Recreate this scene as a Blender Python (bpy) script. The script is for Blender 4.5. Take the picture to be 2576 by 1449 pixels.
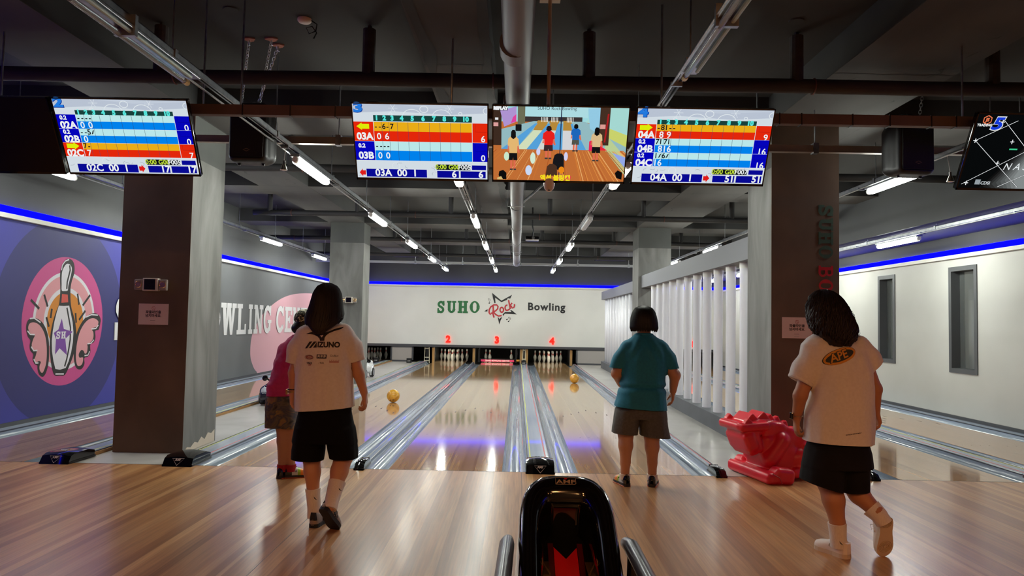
import bpy, bmesh, math, random
import numpy as np
from mathutils import Vector, Matrix, noise
from mathutils.bvhtree import BVHTree
from mathutils.geometry import tessellate_polygon

SC = bpy.context.scene
COL = SC.collection
for _o in list(bpy.data.objects):
    bpy.data.objects.remove(_o)
random.seed(7)
R_ = math.radians

# ------------------------------------------------------------------ camera
CAM_POS = Vector((0.643, -6.758, 1.395))
_pit, _rol, _yaw = 0.0465, 0.0190, -0.0081
_F = Vector((math.sin(_yaw)*math.cos(_pit), math.cos(_yaw)*math.cos(_pit), math.sin(_pit)))
_R0 = Vector((math.cos(_yaw), -math.sin(_yaw), 0)); _U0 = _R0.cross(_F)
_Rv = _R0*math.cos(_rol) + _U0*math.sin(_rol)
_Uv = _U0*math.cos(_rol) - _R0*math.sin(_rol)
cam_d = bpy.data.cameras.new('camera'); cam = bpy.data.objects.new('camera', cam_d)
COL.objects.link(cam)
cam.matrix_world = Matrix(((_Rv.x, _Uv.x, -_F.x, CAM_POS.x), (_Rv.y, _Uv.y, -_F.y, CAM_POS.y),
                           (_Rv.z, _Uv.z, -_F.z, CAM_POS.z), (0, 0, 0, 1)))
cam_d.sensor_width = 36.0; cam_d.lens = 1811.0/2576*36.0; cam_d.clip_start = 0.05; cam_d.clip_end = 200
SC.camera = cam

# ------------------------------------------------------------------ world, exposure, light levels
W = bpy.data.worlds.new('world'); SC.world = W; W.use_nodes = True
W.node_tree.nodes['Background'].inputs[0].default_value = (0.5, 0.5, 0.6, 1)
W.node_tree.nodes['Background'].inputs[1].default_value = 0.02
SC.view_settings.view_transform = 'Standard'; SC.view_settings.look = 'None'
SC.view_settings.exposure = 0.0; SC.view_settings.gamma = 1.0; SC.view_settings.use_curve_mapping = False
LAMP = 88.0          # radiance of the lit lane lamps
WARM = 60.0           # radiance of the assumed warm lamps over the seating area behind the camera
LEDB = 6.0           # blue cove LED
SCR = 0.95           # screens

# ------------------------------------------------------------------ helpers: materials
def lin(c):
    return tuple(((x/255)/12.92 if x/255 <= 0.04045 else ((x/255+0.055)/1.055)**2.4) for x in c[:3]) + (1.0,)
MATS = {}
def _base(name):
    m = bpy.data.materials.new(name); m.use_nodes = True
    return m, m.node_tree, m.node_tree.nodes['Principled BSDF']
def M(name, col, rough=0.5, metal=0.0, coat=0.0, spec=0.5, trans=0.0, sub=0.0):
    if name in MATS: return MATS[name]
    m, nt, b = _base(name)
    b.inputs['Base Color'].default_value = lin(col); b.inputs['Roughness'].default_value = rough
    b.inputs['Metallic'].default_value = metal; b.inputs['Coat Weight'].default_value = coat
    b.inputs['Specular IOR Level'].default_value = spec
    b.inputs['Transmission Weight'].default_value = trans
    if sub: b.inputs['Subsurface Weight'].default_value = sub; b.inputs['Subsurface Radius'].default_value = (.02, .008, .004)
    MATS[name] = m; return m
def ME(name, col, strength=1.0):
    if name in MATS: return MATS[name]
    m = bpy.data.materials.new(name); m.use_nodes = True; nt = m.node_tree
    nt.nodes.clear(); o = nt.nodes.new('ShaderNodeOutputMaterial'); e = nt.nodes.new('ShaderNodeEmission')
    e.inputs[0].default_value = lin(col); e.inputs[1].default_value = strength
    nt.links.new(e.outputs[0], o.inputs[0]); MATS[name] = m; return m
def MN(name, cols, scale=(1, 1, 1), nscale=4.0, detail=4, rough=0.7, bump=0.0, metal=0.0, coat=0.0, bscale=None, dist=0.0, spec=0.5, rvar=0.0, pos=None):
    """two or more colours mixed by a stretched noise in object space, optional bump"""
    if name in MATS: return MATS[name]
    m, nt, b = _base(name); N, L = nt.nodes, nt.links
    tc = N.new('ShaderNodeTexCoord'); mp = N.new('ShaderNodeMapping'); mp.inputs['Scale'].default_value = scale
    L.new(tc.outputs['Object'], mp.inputs[0])
    n = N.new('ShaderNodeTexNoise'); n.inputs['Scale'].default_value = nscale; n.inputs['Detail'].default_value = detail
    n.inputs['Distortion'].default_value = dist
    L.new(mp.outputs[0], n.inputs[0])
    r = N.new('ShaderNodeValToRGB'); els = r.color_ramp.elements
    while len(els) < len(cols): els.new(0.5)
    for i, c in enumerate(cols):
        els[i].position = pos[i] if pos else 0.3 + 0.4*i/(len(cols)-1); els[i].color = lin(c)
    L.new(n.outputs['Fac'], r.inputs[0]); L.new(r.outputs[0], b.inputs['Base Color'])
    b.inputs['Roughness'].default_value = rough; b.inputs['Metallic'].default_value = metal; b.inputs['Coat Weight'].default_value = coat
    b.inputs['Specular IOR Level'].default_value = spec
    if rvar:
        mr = N.new('ShaderNodeMapRange'); mr.inputs[3].default_value = rough-rvar; mr.inputs[4].default_value = rough+rvar
        L.new(n.outputs['Fac'], mr.inputs[0]); L.new(mr.outputs[0], b.inputs['Roughness'])
    if bump:
        n2 = N.new('ShaderNodeTexNoise'); n2.inputs['Scale'].default_value = bscale or nscale*3; n2.inputs['Detail'].default_value = 5
        L.new(mp.outputs[0], n2.inputs[0]); bp = N.new('ShaderNodeBump'); bp.inputs['Strength'].default_value = bump
        bp.inputs['Distance'].default_value = 0.01; L.new(n2.outputs['Fac'], bp.inputs['Height']); L.new(bp.outputs[0], b.inputs['Normal'])
    MATS[name] = m; return m

# ------------------------------------------------------------------ helpers: meshes
class MB:
    def __init__(s): s.v = []; s.f = []; s.mi = []; s.mats = []
    def slot(s, m):
        if m is None: return 0
        if m not in s.mats: s.mats.append(m)
        return s.mats.index(m)
    def add(s, vs, fs, m=None):
        o = len(s.v); k = s.slot(m); s.v += [tuple(v) for v in vs]
        for f in fs: s.f.append(tuple(i+o for i in f)); s.mi.append(k)
        return s
    def box(s, a, b, m=None, bev=0.0, mat=None):
        x0, y0, z0 = (min(a[i], b[i]) for i in range(3)); x1, y1, z1 = (max(a[i], b[i]) for i in range(3))
        if bev:
            bm = bmesh.new(); bmesh.ops.create_cube(bm, size=1)
            for v in bm.verts: v.co = Vector(((x0+x1)/2+v.co.x*(x1-x0), (y0+y1)/2+v.co.y*(y1-y0), (z0+z1)/2+v.co.z*(z1-z0)))
            bmesh.ops.bevel(bm, geom=list(bm.edges), offset=bev, segments=2, affect='EDGES', profile=0.6)
            bm.verts.index_update(); vs = [v.co.copy() for v in bm.verts]; fs = [[v.index for v in f.verts] for f in bm.faces]; bm.free()
        else:
            vs = [Vector(p) for p in ((x0, y0, z0), (x1, y0, z0), (x1, y1, z0), (x0, y1, z0), (x0, y0, z1), (x1, y0, z1), (x1, y1, z1), (x0, y1, z1))]
            fs = [(3, 2, 1, 0), (4, 5, 6, 7), (0, 1, 5, 4), (1, 2, 6, 5), (2, 3, 7, 6), (3, 0, 4, 7)]
        if mat is not None: vs = [mat @ v for v in vs]
        return s.add(vs, fs, m)
    def tube(s, pts, r, n=8, m=None, caps=True, closed=False, up=None, sx=1.0, sy=1.0):
        pts = [Vector(p) for p in pts]; k = len(pts); rs = r if isinstance(r, (list, tuple)) else [r]*k
        vs = []; fs = []; ref = None
        for i in range(k):
            if closed: t = pts[(i+1) % k]-pts[i-1]
            else: t = (pts[min(i+1, k-1)]-pts[max(i-1, 0)])
            t.normalize()
            if ref is None:
                ref = Vector(up) if up else (Vector((0, 0, 1)) if abs(t.z) < 0.9 else Vector((1, 0, 0)))
            a = (ref - t*ref.dot(t))
            if a.length < 1e-6: a = t.orthogonal()
            a.normalize(); ref = a; b = t.cross(a)
            for j in range(n):
                an = 2*math.pi*j/n; vs.append(pts[i] + (a*math.cos(an)*sx + b*math.sin(an)*sy)*rs[i])
        for i in range(k if closed else k-1):
            for j in range(n):
                i2 = (i+1) % k; fs.append((i*n+j, i*n+(j+1) % n, i2*n+(j+1) % n, i2*n+j))
        if caps and not closed: fs.append(tuple(range(n-1, -1, -1))); fs.append(tuple((k-1)*n+j for j in range(n)))
        return s.add(vs, fs, m)
    def lathe(s, prof, n=24, c=(0, 0, 0), m=None, axis='z', mat=None):
        vs = []; fs = []
        for (r, h) in prof:
            for j in range(n):
                a = 2*math.pi*j/n; x, y, z = r*math.cos(a), r*math.sin(a), h
                if axis == 'y': x, y, z = x, z, y
                if axis == 'x': x, y, z = z, x, y
                p = Vector((x, y, z)); p = mat @ p if mat is not None else p
                vs.append(p + Vector(c))
        for i in range(len(prof)-1):
            for j in range(n): fs.append((i*n+j, i*n+(j+1) % n, (i+1)*n+(j+1) % n, (i+1)*n+j))
        fs.append(tuple(range(n-1, -1, -1))); fs.append(tuple((len(prof)-1)*n+j for j in range(n)))
        return s.add(vs, fs, m)
    def poly(s, loops, fn, depth=0.0, m=None):
        """flat polygon (2-D loop) through fn(x,y,h)->3-D, extruded by depth along h"""
        lp = [Vector((p[0], p[1], 0)) for p in loops]
        tri = tessellate_polygon([lp]); n = len(lp)
        vs = [Vector(fn(p.x, p.y, depth)) for p in lp]; fs = [tuple(t) for t in tri]
        if depth:
            vs += [Vector(fn(p.x, p.y, 0)) for p in lp]
            fs += [(i, (i+1) % n, (i+1) % n+n, i+n) for i in range(n)]
        return s.add(vs, fs, m)
    def band(s, pts, w, fn, depth=0.0, m=None, closed=False):
        """flat stroke of width w (or list) along 2-D pts"""
        P = [Vector((p[0], p[1])) for p in pts]; k = len(P); ws = w if isinstance(w, (list, tuple)) else [w]*k
        A = []; B = []
        for i in range(k):
            t = (P[(i+1) % k]-P[i-1]) if closed else (P[min(i+1, k-1)]-P[max(i-1, 0)])
            t.normalize(); nn = Vector((-t.y, t.x))*ws[i]/2; A.append(P[i]+nn); B.append(P[i]-nn)
        vs = [Vector(fn(p.x, p.y, depth)) for p in A+B]; fs = []
        for i in range(k if closed else k-1): fs.append((i, (i+1) % k, (i+1) % k+k, i+k))
        return s.add(vs, fs, m)
    def loft(s, rings, m=None, caps=True):
        n = len(rings[0]); vs = [p for r in rings for p in r]; fs = []
        for i in range(len(rings)-1):
            for j in range(n): fs.append((i*n+j, i*n+(j+1) % n, (i+1)*n+(j+1) % n, (i+1)*n+j))
        if caps: fs.append(tuple(range(n-1, -1, -1))); fs.append(tuple((len(rings)-1)*n+j for j in range(n)))
        return s.add(vs, fs, m)
    def mesh(s, name, mats=None):
        me = bpy.data.meshes.new(name); me.from_pydata([tuple(v) for v in s.v], [], s.f)
        ms = s.mats or ([mats] if mats else [])
        for mm in ms: me.materials.append(mm)
        if s.mats: me.polygons.foreach_set('material_index', s.mi)
        me.update()
        bm = bmesh.new(); bm.from_mesh(me); bmesh.ops.recalc_face_normals(bm, faces=bm.faces); bm.to_mesh(me); bm.free()
        return me

def put(name, me, parent=None, loc=None, smooth=None, rot=None):
    o = bpy.data.objects.new(name, me); COL.objects.link(o)
    if parent is not None: o.parent = parent
    if loc is not None: o.location = loc
    if rot is not None: o.rotation_euler = rot
    if smooth is not None and me is not None:
        me.polygons.foreach_set('use_smooth', [True]*len(me.polygons))
        if smooth < 180: me.set_sharp_from_angle(angle=R_(smooth))
    return o
def obj(name, mb, mat=None, parent=None, smooth=None, loc=None, rot=None):
    return put(name, mb.mesh(name, mat), parent, loc, smooth, rot)
def tag(o, label=None, cat=None, group=None, kind=None):
    if label: o['label'] = label
    if cat: o['category'] = cat
    if group: o['group'] = group
    if kind: o['kind'] = kind
    return o
def thing(name, label, cat, loc=(0, 0, 0), rz=0.0, group=None, rot=None):
    o = bpy.data.objects.new(name, None); COL.objects.link(o); o.empty_display_size = 0.1
    o.location = loc; o.rotation_euler = rot or (0, 0, rz)
    return tag(o, label, cat, group)
def struct(name, mb, mat=None, label=None, smooth=None):
    return tag(obj(name, mb, mat, None, smooth), label, kind='structure')
def dup(root, loc=None, rz=None, label=None, group=None):
    r = root.copy(); COL.objects.link(r)
    if loc is not None: r.location = loc
    if rz is not None: r.rotation_euler = (0, 0, rz)
    if label: r['label'] = label
    if group: r['group'] = group
    for ch in list(root.children):
        c = ch.copy(); COL.objects.link(c); c.parent = r
        for g in list(ch.children):
            d = g.copy(); COL.objects.link(d); d.parent = c
    return r
def text_mesh(txt, size=1.0, bold=0.0, align='CENTER', shear=0.0, sx=1.0, extrude=0.0, outline=0.0, space=1.0):
    cu = bpy.data.curves.new('txt', 'FONT'); cu.body = txt; cu.size = size; cu.align_x = align; cu.align_y = 'CENTER'
    cu.offset = bold; cu.space_character = space; cu.shear = shear; cu.extrude = extrude; cu.resolution_u = 3
    if outline: cu.fill_mode = 'NONE'; cu.bevel_depth = outline; cu.bevel_resolution = 2
    o = bpy.data.objects.new('txt', cu); COL.objects.link(o); bpy.context.view_layer.update()
    me = bpy.data.meshes.new_from_object(o.evaluated_get(bpy.context.evaluated_depsgraph_get()))
    bpy.data.objects.remove(o); bpy.data.curves.remove(cu)
    vs = [Vector((v.co.x*sx, v.co.y, v.co.z)) for v in me.vertices]; fs = [tuple(p.vertices) for p in me.polygons]
    bpy.data.meshes.remove(me)
    return vs, fs
def put_text(mb, txt, size, fn, m=None, h=0.0, **kw):
    vs, fs = text_mesh(txt, size, **kw)
    mb.add([Vector(fn(v.x, v.y, h+v.z)) for v in vs], fs, m)

# slab-serif capitals, drawn on a 1 x 1 cell as bands: ('p' polygon) or ('b' points width)
def arc(cx, cy, rx, ry, a0, a1, n=10):
    return [(cx+rx*math.cos(R_(a0+(a1-a0)*i/n)), cy+ry*math.sin(R_(a0+(a1-a0)*i/n))) for i in range(n+1)]
def glyph(ch):
    V = 0.3; H = 0.15
    bx = lambda x0, y0, x1, y1: ('p', [(x0, y0), (x1, y0), (x1, y1), (x0, y1)])
    serif = lambda x: [bx(x-V/2-.1, 0, x+V/2+.1, H), bx(x-V/2-.1, 1-H, x+V/2+.1, 1)]
    if ch == 'H': return [bx(.1, 0, .4, 1), bx(.6, 0, .9, 1), bx(.3, .42, .7, .58)] + [bx(0, 0, .48, H), bx(0, 1-H, .48, 1), bx(.52, 0, 1, H), bx(.52, 1-H, 1, 1)]
    if ch == 'U': return [bx(.1, .33, .4, 1), bx(.66, .33, .9, 1), bx(0, 1-H, .5, 1), bx(.55, 1-H, 1, 1), ('b', [(.25, .35)]+arc(.515, .35, .265, .255, 180, 360, 12)+[(.78, .35)], [.3]+[.29-.09*math.sin(math.pi*i/12) for i in range(13)]+[.24])]
    if ch == 'O': return [('b', arc(.5, .5, .35, .43, 0, 360, 28), [.31-.16*abs(math.sin(R_(360*i/28))) for i in range(29)])]
    if ch == 'S': return [('b', [(.84, .68)]+arc(.5, .715, .3, .2, 20, 190, 10)+[(.3, .58), (.55, .49), (.74, .39)]+arc(.48, .28, .3, .2, 20, -165, 10), .23), bx(.74, .6, .92, 1), bx(.06, 0, .24, .4)]
    if ch == 'I': return [bx(.36, 0, .64, 1), bx(.2, 0, .8, H), bx(.2, 1-H, .8, 1)]
    if ch == 'L': return [bx(.14, 0, .4, 1), bx(.02, 1-H, .54, 1), bx(.02, 0, .92, H), bx(.8, 0, .92, .34)]
    if ch == 'N': return [bx(.12, 0, .28, 1), bx(.72, 0, .88, 1), ('p', [(.1, 1), (.34, 1), (.88, 0), (.66, 0)]), bx(.0, 0, .4, H), bx(.02, 1-H, .3, 1), bx(.6, 1-H, 1, 1)]
    if ch == 'W': return [('p', [(.08, 1), (.28, 1), (.4, 0), (.24, 0)]), ('p', [(.4, 1), (.56, 1), (.4, 0), (.28, 0)]), ('p', [(.42, 1), (.6, 1), (.76, 0), (.62, 0)]), ('p', [(.76, 1), (.92, 1), (.76, 0), (.66, 0)]), bx(0, 1-H, .34, 1), bx(.38, 1-H, .66, 1), bx(.72, 1-H, 1, 1)]
    if ch == 'G': return [('b', arc(.5, .5, .37, .42, 40, 325, 22), .2), bx(.66, .08, .88, .42), bx(.54, .36, .98, .48), bx(.78, .64, .9, 1)]
    if ch == 'C': return [('b', arc(.5, .5, .37, .42, 40, 320, 22), .2), bx(.78, .64, .9, 1), bx(.8, .12, .9, .3)]
    if ch == 'E': return [bx(.14, 0, .4, 1), bx(.02, 0, .92, H), bx(.02, 1-H, .92, 1), bx(.3, .44, .64, .57), bx(.8, 0, .92, .32), bx(.8, .68, .92, 1), bx(.58, .36, .68, .64)]
    if ch == 'T': return [bx(.37, 0, .63, 1), bx(.2, 0, .8, H), bx(.04, 1-H, .96, 1), bx(.04, .68, .16, 1), bx(.84, .68, .96, 1)]
    if ch == 'R': return [bx(.14, 0, .38, 1), bx(.02, 0, .5, H), bx(.02, 1-H, .5, 1), ('b', [(.35, .93)]+arc(.56, .71, .22, .22, 90, -90, 10)+[(.35, .49)], .15), ('p', [(.45, .5), (.66, .5), (.98, 0), (.7, 0)])]
    if ch == 'B': return [bx(.14, 0, .38, 1), bx(.02, 0, .5, H), bx(.02, 1-H, .5, 1), ('b', [(.35, .94)]+arc(.56, .74, .22, .19, 90, -90, 10)+[(.35, .55)], .14), ('b', [(.35, .5)]+arc(.58, .28, .24, .22, 90, -90, 10)+[(.35, .06)], .16)]
    return []
def put_glyph(mb, ch, x, y, w, h, fn, depth, m=None):
    for gi, g in enumerate(glyph(ch)):
        if gi: depth += .0004
        q = [(x+p[0]*w, y+p[1]*h) for p in g[1]]
        if g[0] == 'p': mb.poly(q, fn, depth, m)
        else:
            ws = g[2] if isinstance(g[2], list) else [g[2]]*len(q)
            mb.band(q, [k*(w+h)/2 for k in ws], fn, depth, m)

# ------------------------------------------------------------------ helpers: signed-distance sculpting (numpy)
def crom(pts, n=4, closed=True):
    """smooth a coarse outline"""
    k = len(pts); out = []
    for i in range(k if closed else k-1):
        p = [Vector(pts[(i+j) % k] if closed else pts[max(0, min(k-1, i+j))]) for j in (-1, 0, 1, 2)]
        for q in range(n):
            t = q/n; v = .5*(2*p[1]+(p[2]-p[0])*t+(2*p[0]-5*p[1]+4*p[2]-p[3])*t*t+(3*p[1]-p[0]-3*p[2]+p[3])*t**3); out.append((v.x, v.y))
    if not closed: out.append(tuple(pts[-1]))
    return out
class SDF:
    def __init__(s, lo, hi, res):
        s.lo = np.array(lo, float); s.res = res; s.n = np.ceil((np.array(hi, float)-s.lo)/res).astype(int)+1
        s.f = np.full(s.n, 1.0, np.float32)
    def _grid(s, lo, hi, pad):
        a = np.clip(np.floor((np.array(lo)-pad-s.lo)/s.res).astype(int), 0, s.n-1)
        b = np.clip(np.ceil((np.array(hi)+pad-s.lo)/s.res).astype(int)+1, 1, s.n)
        ax = [s.lo[i]+s.res*np.arange(a[i], b[i]) for i in range(3)]
        X, Y, Z = np.meshgrid(*ax, indexing='ij', sparse=True)
        return (slice(a[0], b[0]), slice(a[1], b[1]), slice(a[2], b[2])), X, Y, Z
    def _mix(s, sl, d, k, mode):
        f = s.f[sl]; d = np.broadcast_to(d, f.shape).astype(np.float32)
        if mode == 'sub': d = -d; a, b = f, d; h = np.clip(.5-.5*(b-a)/k, 0, 1); s.f[sl] = b*(1-h)+a*h + k*h*(1-h); return
        h = np.clip(.5+.5*(f-d)/k, 0, 1); s.f[sl] = f*(1-h)+d*h - k*h*(1-h)
    def cap(s, a, b, ra, rb, k=.01, mode='add', sq=None):
        a = np.array(a, float); b = np.array(b, float); r = max(ra, rb)
        sl, X, Y, Z = s._grid(np.minimum(a, b)-r, np.maximum(a, b)+r, k*2+3*s.res)
        ab = b-a; L = max(ab@ab, 1e-9); t = np.clip(((X-a[0])*ab[0]+(Y-a[1])*ab[1]+(Z-a[2])*ab[2])/L, 0, 1)
        d = np.sqrt((X-a[0]-t*ab[0])**2+(Y-a[1]-t*ab[1])**2+(Z-a[2]-t*ab[2])**2)-(ra+(rb-ra)*t)
        s._mix(sl, d, k, mode); return s
    def chain(s, pts, rs, k=.01):
        for i in range(len(pts)-1): s.cap(pts[i], pts[i+1], rs[i], rs[i+1], k)
        return s
    def ell(s, c, r, rot=None, k=.01, mode='add'):
        c = np.array(c, float); r = np.array(r, float); R = max(r)
        e = np.array([R]*3) if rot is not None else r
        sl, X, Y, Z = s._grid(c-e, c+e, k*2+3*s.res)
        x, y, z = X-c[0], Y-c[1], Z-c[2]
        if rot is not None:
            q = np.array(rot.to_3x3().transposed()); x, y, z = (q[i, 0]*x+q[i, 1]*y+q[i, 2]*z for i in range(3))
        k0 = np.sqrt((x/r[0])**2+(y/r[1])**2+(z/r[2])**2); k1 = np.sqrt((x/r[0]**2)**2+(y/r[1]**2)**2+(z/r[2]**2)**2)
        s._mix(sl, k0*(k0-1)/np.maximum(k1, 1e-6), k, mode); return s
    def box(s, c, h, rd=.01, rot=None, k=.01, mode='add'):
        c = np.array(c, float); h = np.array(h, float); e = np.array([np.linalg.norm(h)]*3) if rot is not None else h
        sl, X, Y, Z = s._grid(c-e, c+e, k*2+3*s.res)
        x, y, z = X-c[0], Y-c[1], Z-c[2]
        if rot is not None:
            q = np.array(rot.to_3x3().transposed()); x, y, z = (q[i, 0]*x+q[i, 1]*y+q[i, 2]*z for i in range(3))
        qx, qy, qz = np.abs(x)-h[0]+rd, np.abs(y)-h[1]+rd, np.abs(z)-h[2]+rd
        d = np.sqrt(np.maximum(qx, 0)**2+np.maximum(qy, 0)**2+np.maximum(qz, 0)**2)+np.minimum(np.maximum(qx, np.maximum(qy, qz)), 0)-rd
        s._mix(sl, d, k, mode); return s
    def stack(s, rows, k=.02, mode='add', pw=2.4):
        """rows of (z, cx, cy, rx, ry): superelliptic trunk stacked along z"""
        rows = sorted(rows); A = np.array(rows, float)
        lo = [min(A[:, 1]-A[:, 3]), min(A[:, 2]-A[:, 4]), A[0, 0]]; hi = [max(A[:, 1]+A[:, 3]), max(A[:, 2]+A[:, 4]), A[-1, 0]]
        sl, X, Y, Z = s._grid(lo, hi, k*2+3*s.res)
        cx, cy, rx, ry = (np.interp(Z, A[:, 0], A[:, i]) for i in range(1, 5))
        u = (np.abs((X-cx)/rx)**pw+np.abs((Y-cy)/ry)**pw)**(1/pw)
        d = (u-1)*np.minimum(rx, ry); dz = np.maximum(A[0, 0]-Z, Z-A[-1, 0])
        s._mix(sl, np.maximum(d, dz), k, mode); return s
    def mesh(s, name, mat=None, cut=None):
        f = s.f; n = np.array(f.shape); sg = f < 0
        c = np.zeros(n-1, np.int8); g = sg.astype(np.int8)
        for dx in (0, 1):
            for dy in (0, 1):
                for dz in (0, 1): c += g[dx:n[0]-1+dx, dy:n[1]-1+dy, dz:n[2]-1+dz]
        ijk = np.argwhere((c > 0) & (c < 8)); idx = np.full(n-1, -1, np.int64); idx[tuple(ijk.T)] = np.arange(len(ijk))
        acc = np.zeros((len(ijk), 3)); cnt = np.zeros(len(ijk))
        co = [(0, 0, 0), (1, 0, 0), (0, 1, 0), (0, 0, 1), (1, 1, 0), (1, 0, 1), (0, 1, 1), (1, 1, 1)]
        for a in co:
            for ax in range(3):
                if a[ax]: continue
                b = list(a); b[ax] = 1
                fa = f[tuple((ijk+a).T)]; fb = f[tuple((ijk+b).T)]; m = (fa < 0) != (fb < 0)
                t = np.where(m, fa/np.where(m, fa-fb, 1), 0); p = np.tile(np.array(a, float), (len(ijk), 1)); p[:, ax] = t
                acc[m] += p[m]; cnt[m] += 1
        V = s.lo + s.res*(ijk+acc/cnt[:, None]); Q = []
        for ax in range(3):
            sl1 = [slice(None)]*3; sl2 = [slice(None)]*3; sl1[ax] = slice(0, -1); sl2[ax] = slice(1, None)
            e = np.argwhere(sg[tuple(sl1)] != sg[tuple(sl2)]); o1, o2 = (ax+1) % 3, (ax+2) % 3
            e = e[(e[:, o1] > 0) & (e[:, o2] > 0) & (e[:, o1] < n[o1]-1) & (e[:, o2] < n[o2]-1)]
            if not len(e): continue
            d1 = np.zeros(3, int); d1[o1] = 1; d2 = np.zeros(3, int); d2[o2] = 1
            q = np.stack([idx[tuple((e-d1-d2).T)], idx[tuple((e-d2).T)], idx[tuple(e.T)], idx[tuple((e-d1).T)]], 1)
            fl = ~sg[tuple(e.T)]; q[fl] = q[fl][:, ::-1]; Q.append(q)
        Q = np.concatenate(Q)
        me = bpy.data.meshes.new(name); me.from_pydata(V.tolist(), [], Q.tolist())
        if cut:                                               # open the shell with clean planes: (point, outward direction, region or None)
            bm = bmesh.new(); bm.from_mesh(me)
            for p, n_, reg in cut:
                fs = [f for f in bm.faces if reg is None or reg(f.calc_center_median())]
                g = list({v for f in fs for v in f.verts}) + list({e for f in fs for e in f.edges}) + fs
                bmesh.ops.bisect_plane(bm, geom=g, plane_co=p, plane_no=n_, clear_outer=True)
            bm.to_mesh(me); bm.free()
        if mat: me.materials.append(mat)
        me.polygons.foreach_set('use_smooth', [True]*len(me.polygons)); me.update()
        return me
def ruffle(me, fn):
    """move vertices along their normals by fn(co)"""
    nr = [v.normal.copy() for v in me.vertices]
    for v, n in zip(me.vertices, nr): v.co = v.co + n*fn(v.co, n)
    me.update()
# ------------------------------------------------------------------ painted outlines, metres on the wall they are painted on
PIN_BLACK = [(2.905,2.127),(2.981,2.121),(3.034,2.078),(3.055,2.011),(3.05,1.93),(3.013,1.846),(2.988,1.75),(2.99,1.656),(3.003,1.549),(3.032,1.455),(3.083,1.361),(3.131,1.253),(3.16,1.13),(3.161,1.008),(3.141,0.886),(3.101,0.78),(3.047,0.688),(2.999,0.611),(2.94,0.556),(2.845,0.559),(2.742,0.57),(2.685,0.646),(2.648,0.751),(2.619,0.868),(2.606,0.984),(2.608,1.087),(2.624,1.19),(2.656,1.306),(2.708,1.423),(2.753,1.503),(2.767,1.595),(2.769,1.7),(2.758,1.792),(2.749,1.883),(2.755,1.963),(2.785,2.031),(2.833,2.095)]
PIN_HEAD = [(2.91,2.061),(2.965,2.045),(2.994,2.0),(2.985,1.925),(2.959,1.843),(2.933,1.761),(2.927,1.701),(2.864,1.689),(2.8,1.695),(2.79,1.78),(2.783,1.872),(2.791,1.952),(2.829,2.015),(2.868,2.051)]
PIN_BAND = [(2.808,1.649),(2.931,1.645),(2.95,1.541),(2.803,1.53)]
PIN_BODY = [(2.754,1.492),(2.858,1.489),(2.974,1.497),(3.014,1.401),(3.068,1.267),(3.096,1.131),(3.093,0.996),(3.066,0.862),(3.021,0.744),(2.964,0.654),(2.839,0.638),(2.745,0.655),(2.697,0.761),(2.657,0.892),(2.643,1.022),(2.653,1.151),(2.678,1.28),(2.719,1.411)]
PIN_STAR = [(2.829,1.322),(2.881,1.181),(3.078,1.142),(2.923,1.047),(2.976,0.826),(2.811,0.925),(2.721,0.844),(2.726,1.046),(2.675,1.131),(2.767,1.175)]
WING_L = [(2.142,1.182),(2.146,1.256),(2.187,1.311),(2.268,1.33),(2.373,1.305),(2.463,1.248),(2.538,1.152),(2.582,1.036),(2.599,0.92),(2.605,0.792),(2.589,0.69),(2.55,0.604),(2.495,0.57),(2.425,0.607),(2.391,0.678),(2.384,0.722),(2.33,0.744),(2.288,0.808),(2.297,0.864),(2.234,0.922),(2.22,0.984),(2.228,1.045),(2.176,1.096)]
WING_L_IN = [(2.176,1.206),(2.2,1.255),(2.272,1.27),(2.358,1.249),(2.438,1.192),(2.503,1.102),(2.541,0.986),(2.556,0.871),(2.554,0.756),(2.526,0.669),(2.485,0.621),(2.436,0.656),(2.426,0.713),(2.448,0.762),(2.403,0.777),(2.347,0.762),(2.325,0.806),(2.346,0.855),(2.355,0.917),(2.298,0.926),(2.257,0.983),(2.279,1.057),(2.308,1.112),(2.237,1.126),(2.198,1.157)]
WING_R = [(3.731,1.309),(3.723,1.251),(3.693,1.165),(3.609,1.145),(3.621,1.052),(3.585,0.982),(3.504,0.949),(3.512,0.843),(3.457,0.783),(3.377,0.766),(3.384,0.682),(3.32,0.617),(3.229,0.623),(3.168,0.681),(3.131,0.792),(3.127,0.927),(3.15,1.062),(3.208,1.184),(3.302,1.294),(3.423,1.371),(3.564,1.401),(3.677,1.373)]
WING_R_IN = [(3.672,1.28),(3.64,1.209),(3.545,1.188),(3.518,1.167),(3.562,1.124),(3.564,1.039),(3.501,0.984),(3.427,0.965),(3.439,0.923),(3.429,0.847),(3.384,0.828),(3.346,0.871),(3.288,0.88),(3.24,0.827),(3.262,0.778),(3.342,0.774),(3.336,0.699),(3.293,0.667),(3.225,0.671),(3.185,0.748),(3.176,0.871),(3.194,1.007),(3.245,1.143),(3.339,1.252),(3.451,1.315),(3.57,1.326)]
RAYS = [[(2.2,1.552),(2.366,1.443)],[(2.448,1.626),(2.528,1.474)],[(2.615,1.448),(2.598,1.325)],[(2.511,1.337),(2.573,1.212)],[(3.148,1.666),(3.194,1.513)],[(3.444,1.657),(3.278,1.504)],[(3.124,1.398),(3.148,1.264)],[(3.348,1.433),(3.21,1.303)]]
PIN_STREAKS = [[(2.943,2.043),(2.959,1.977),(2.933,1.895),(2.907,1.813),(2.904,1.72)],[(2.927,1.467),(2.976,1.334),(3.025,1.199),(3.031,1.038),(3.009,0.905),(2.976,0.773),(2.937,0.675)]]
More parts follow.
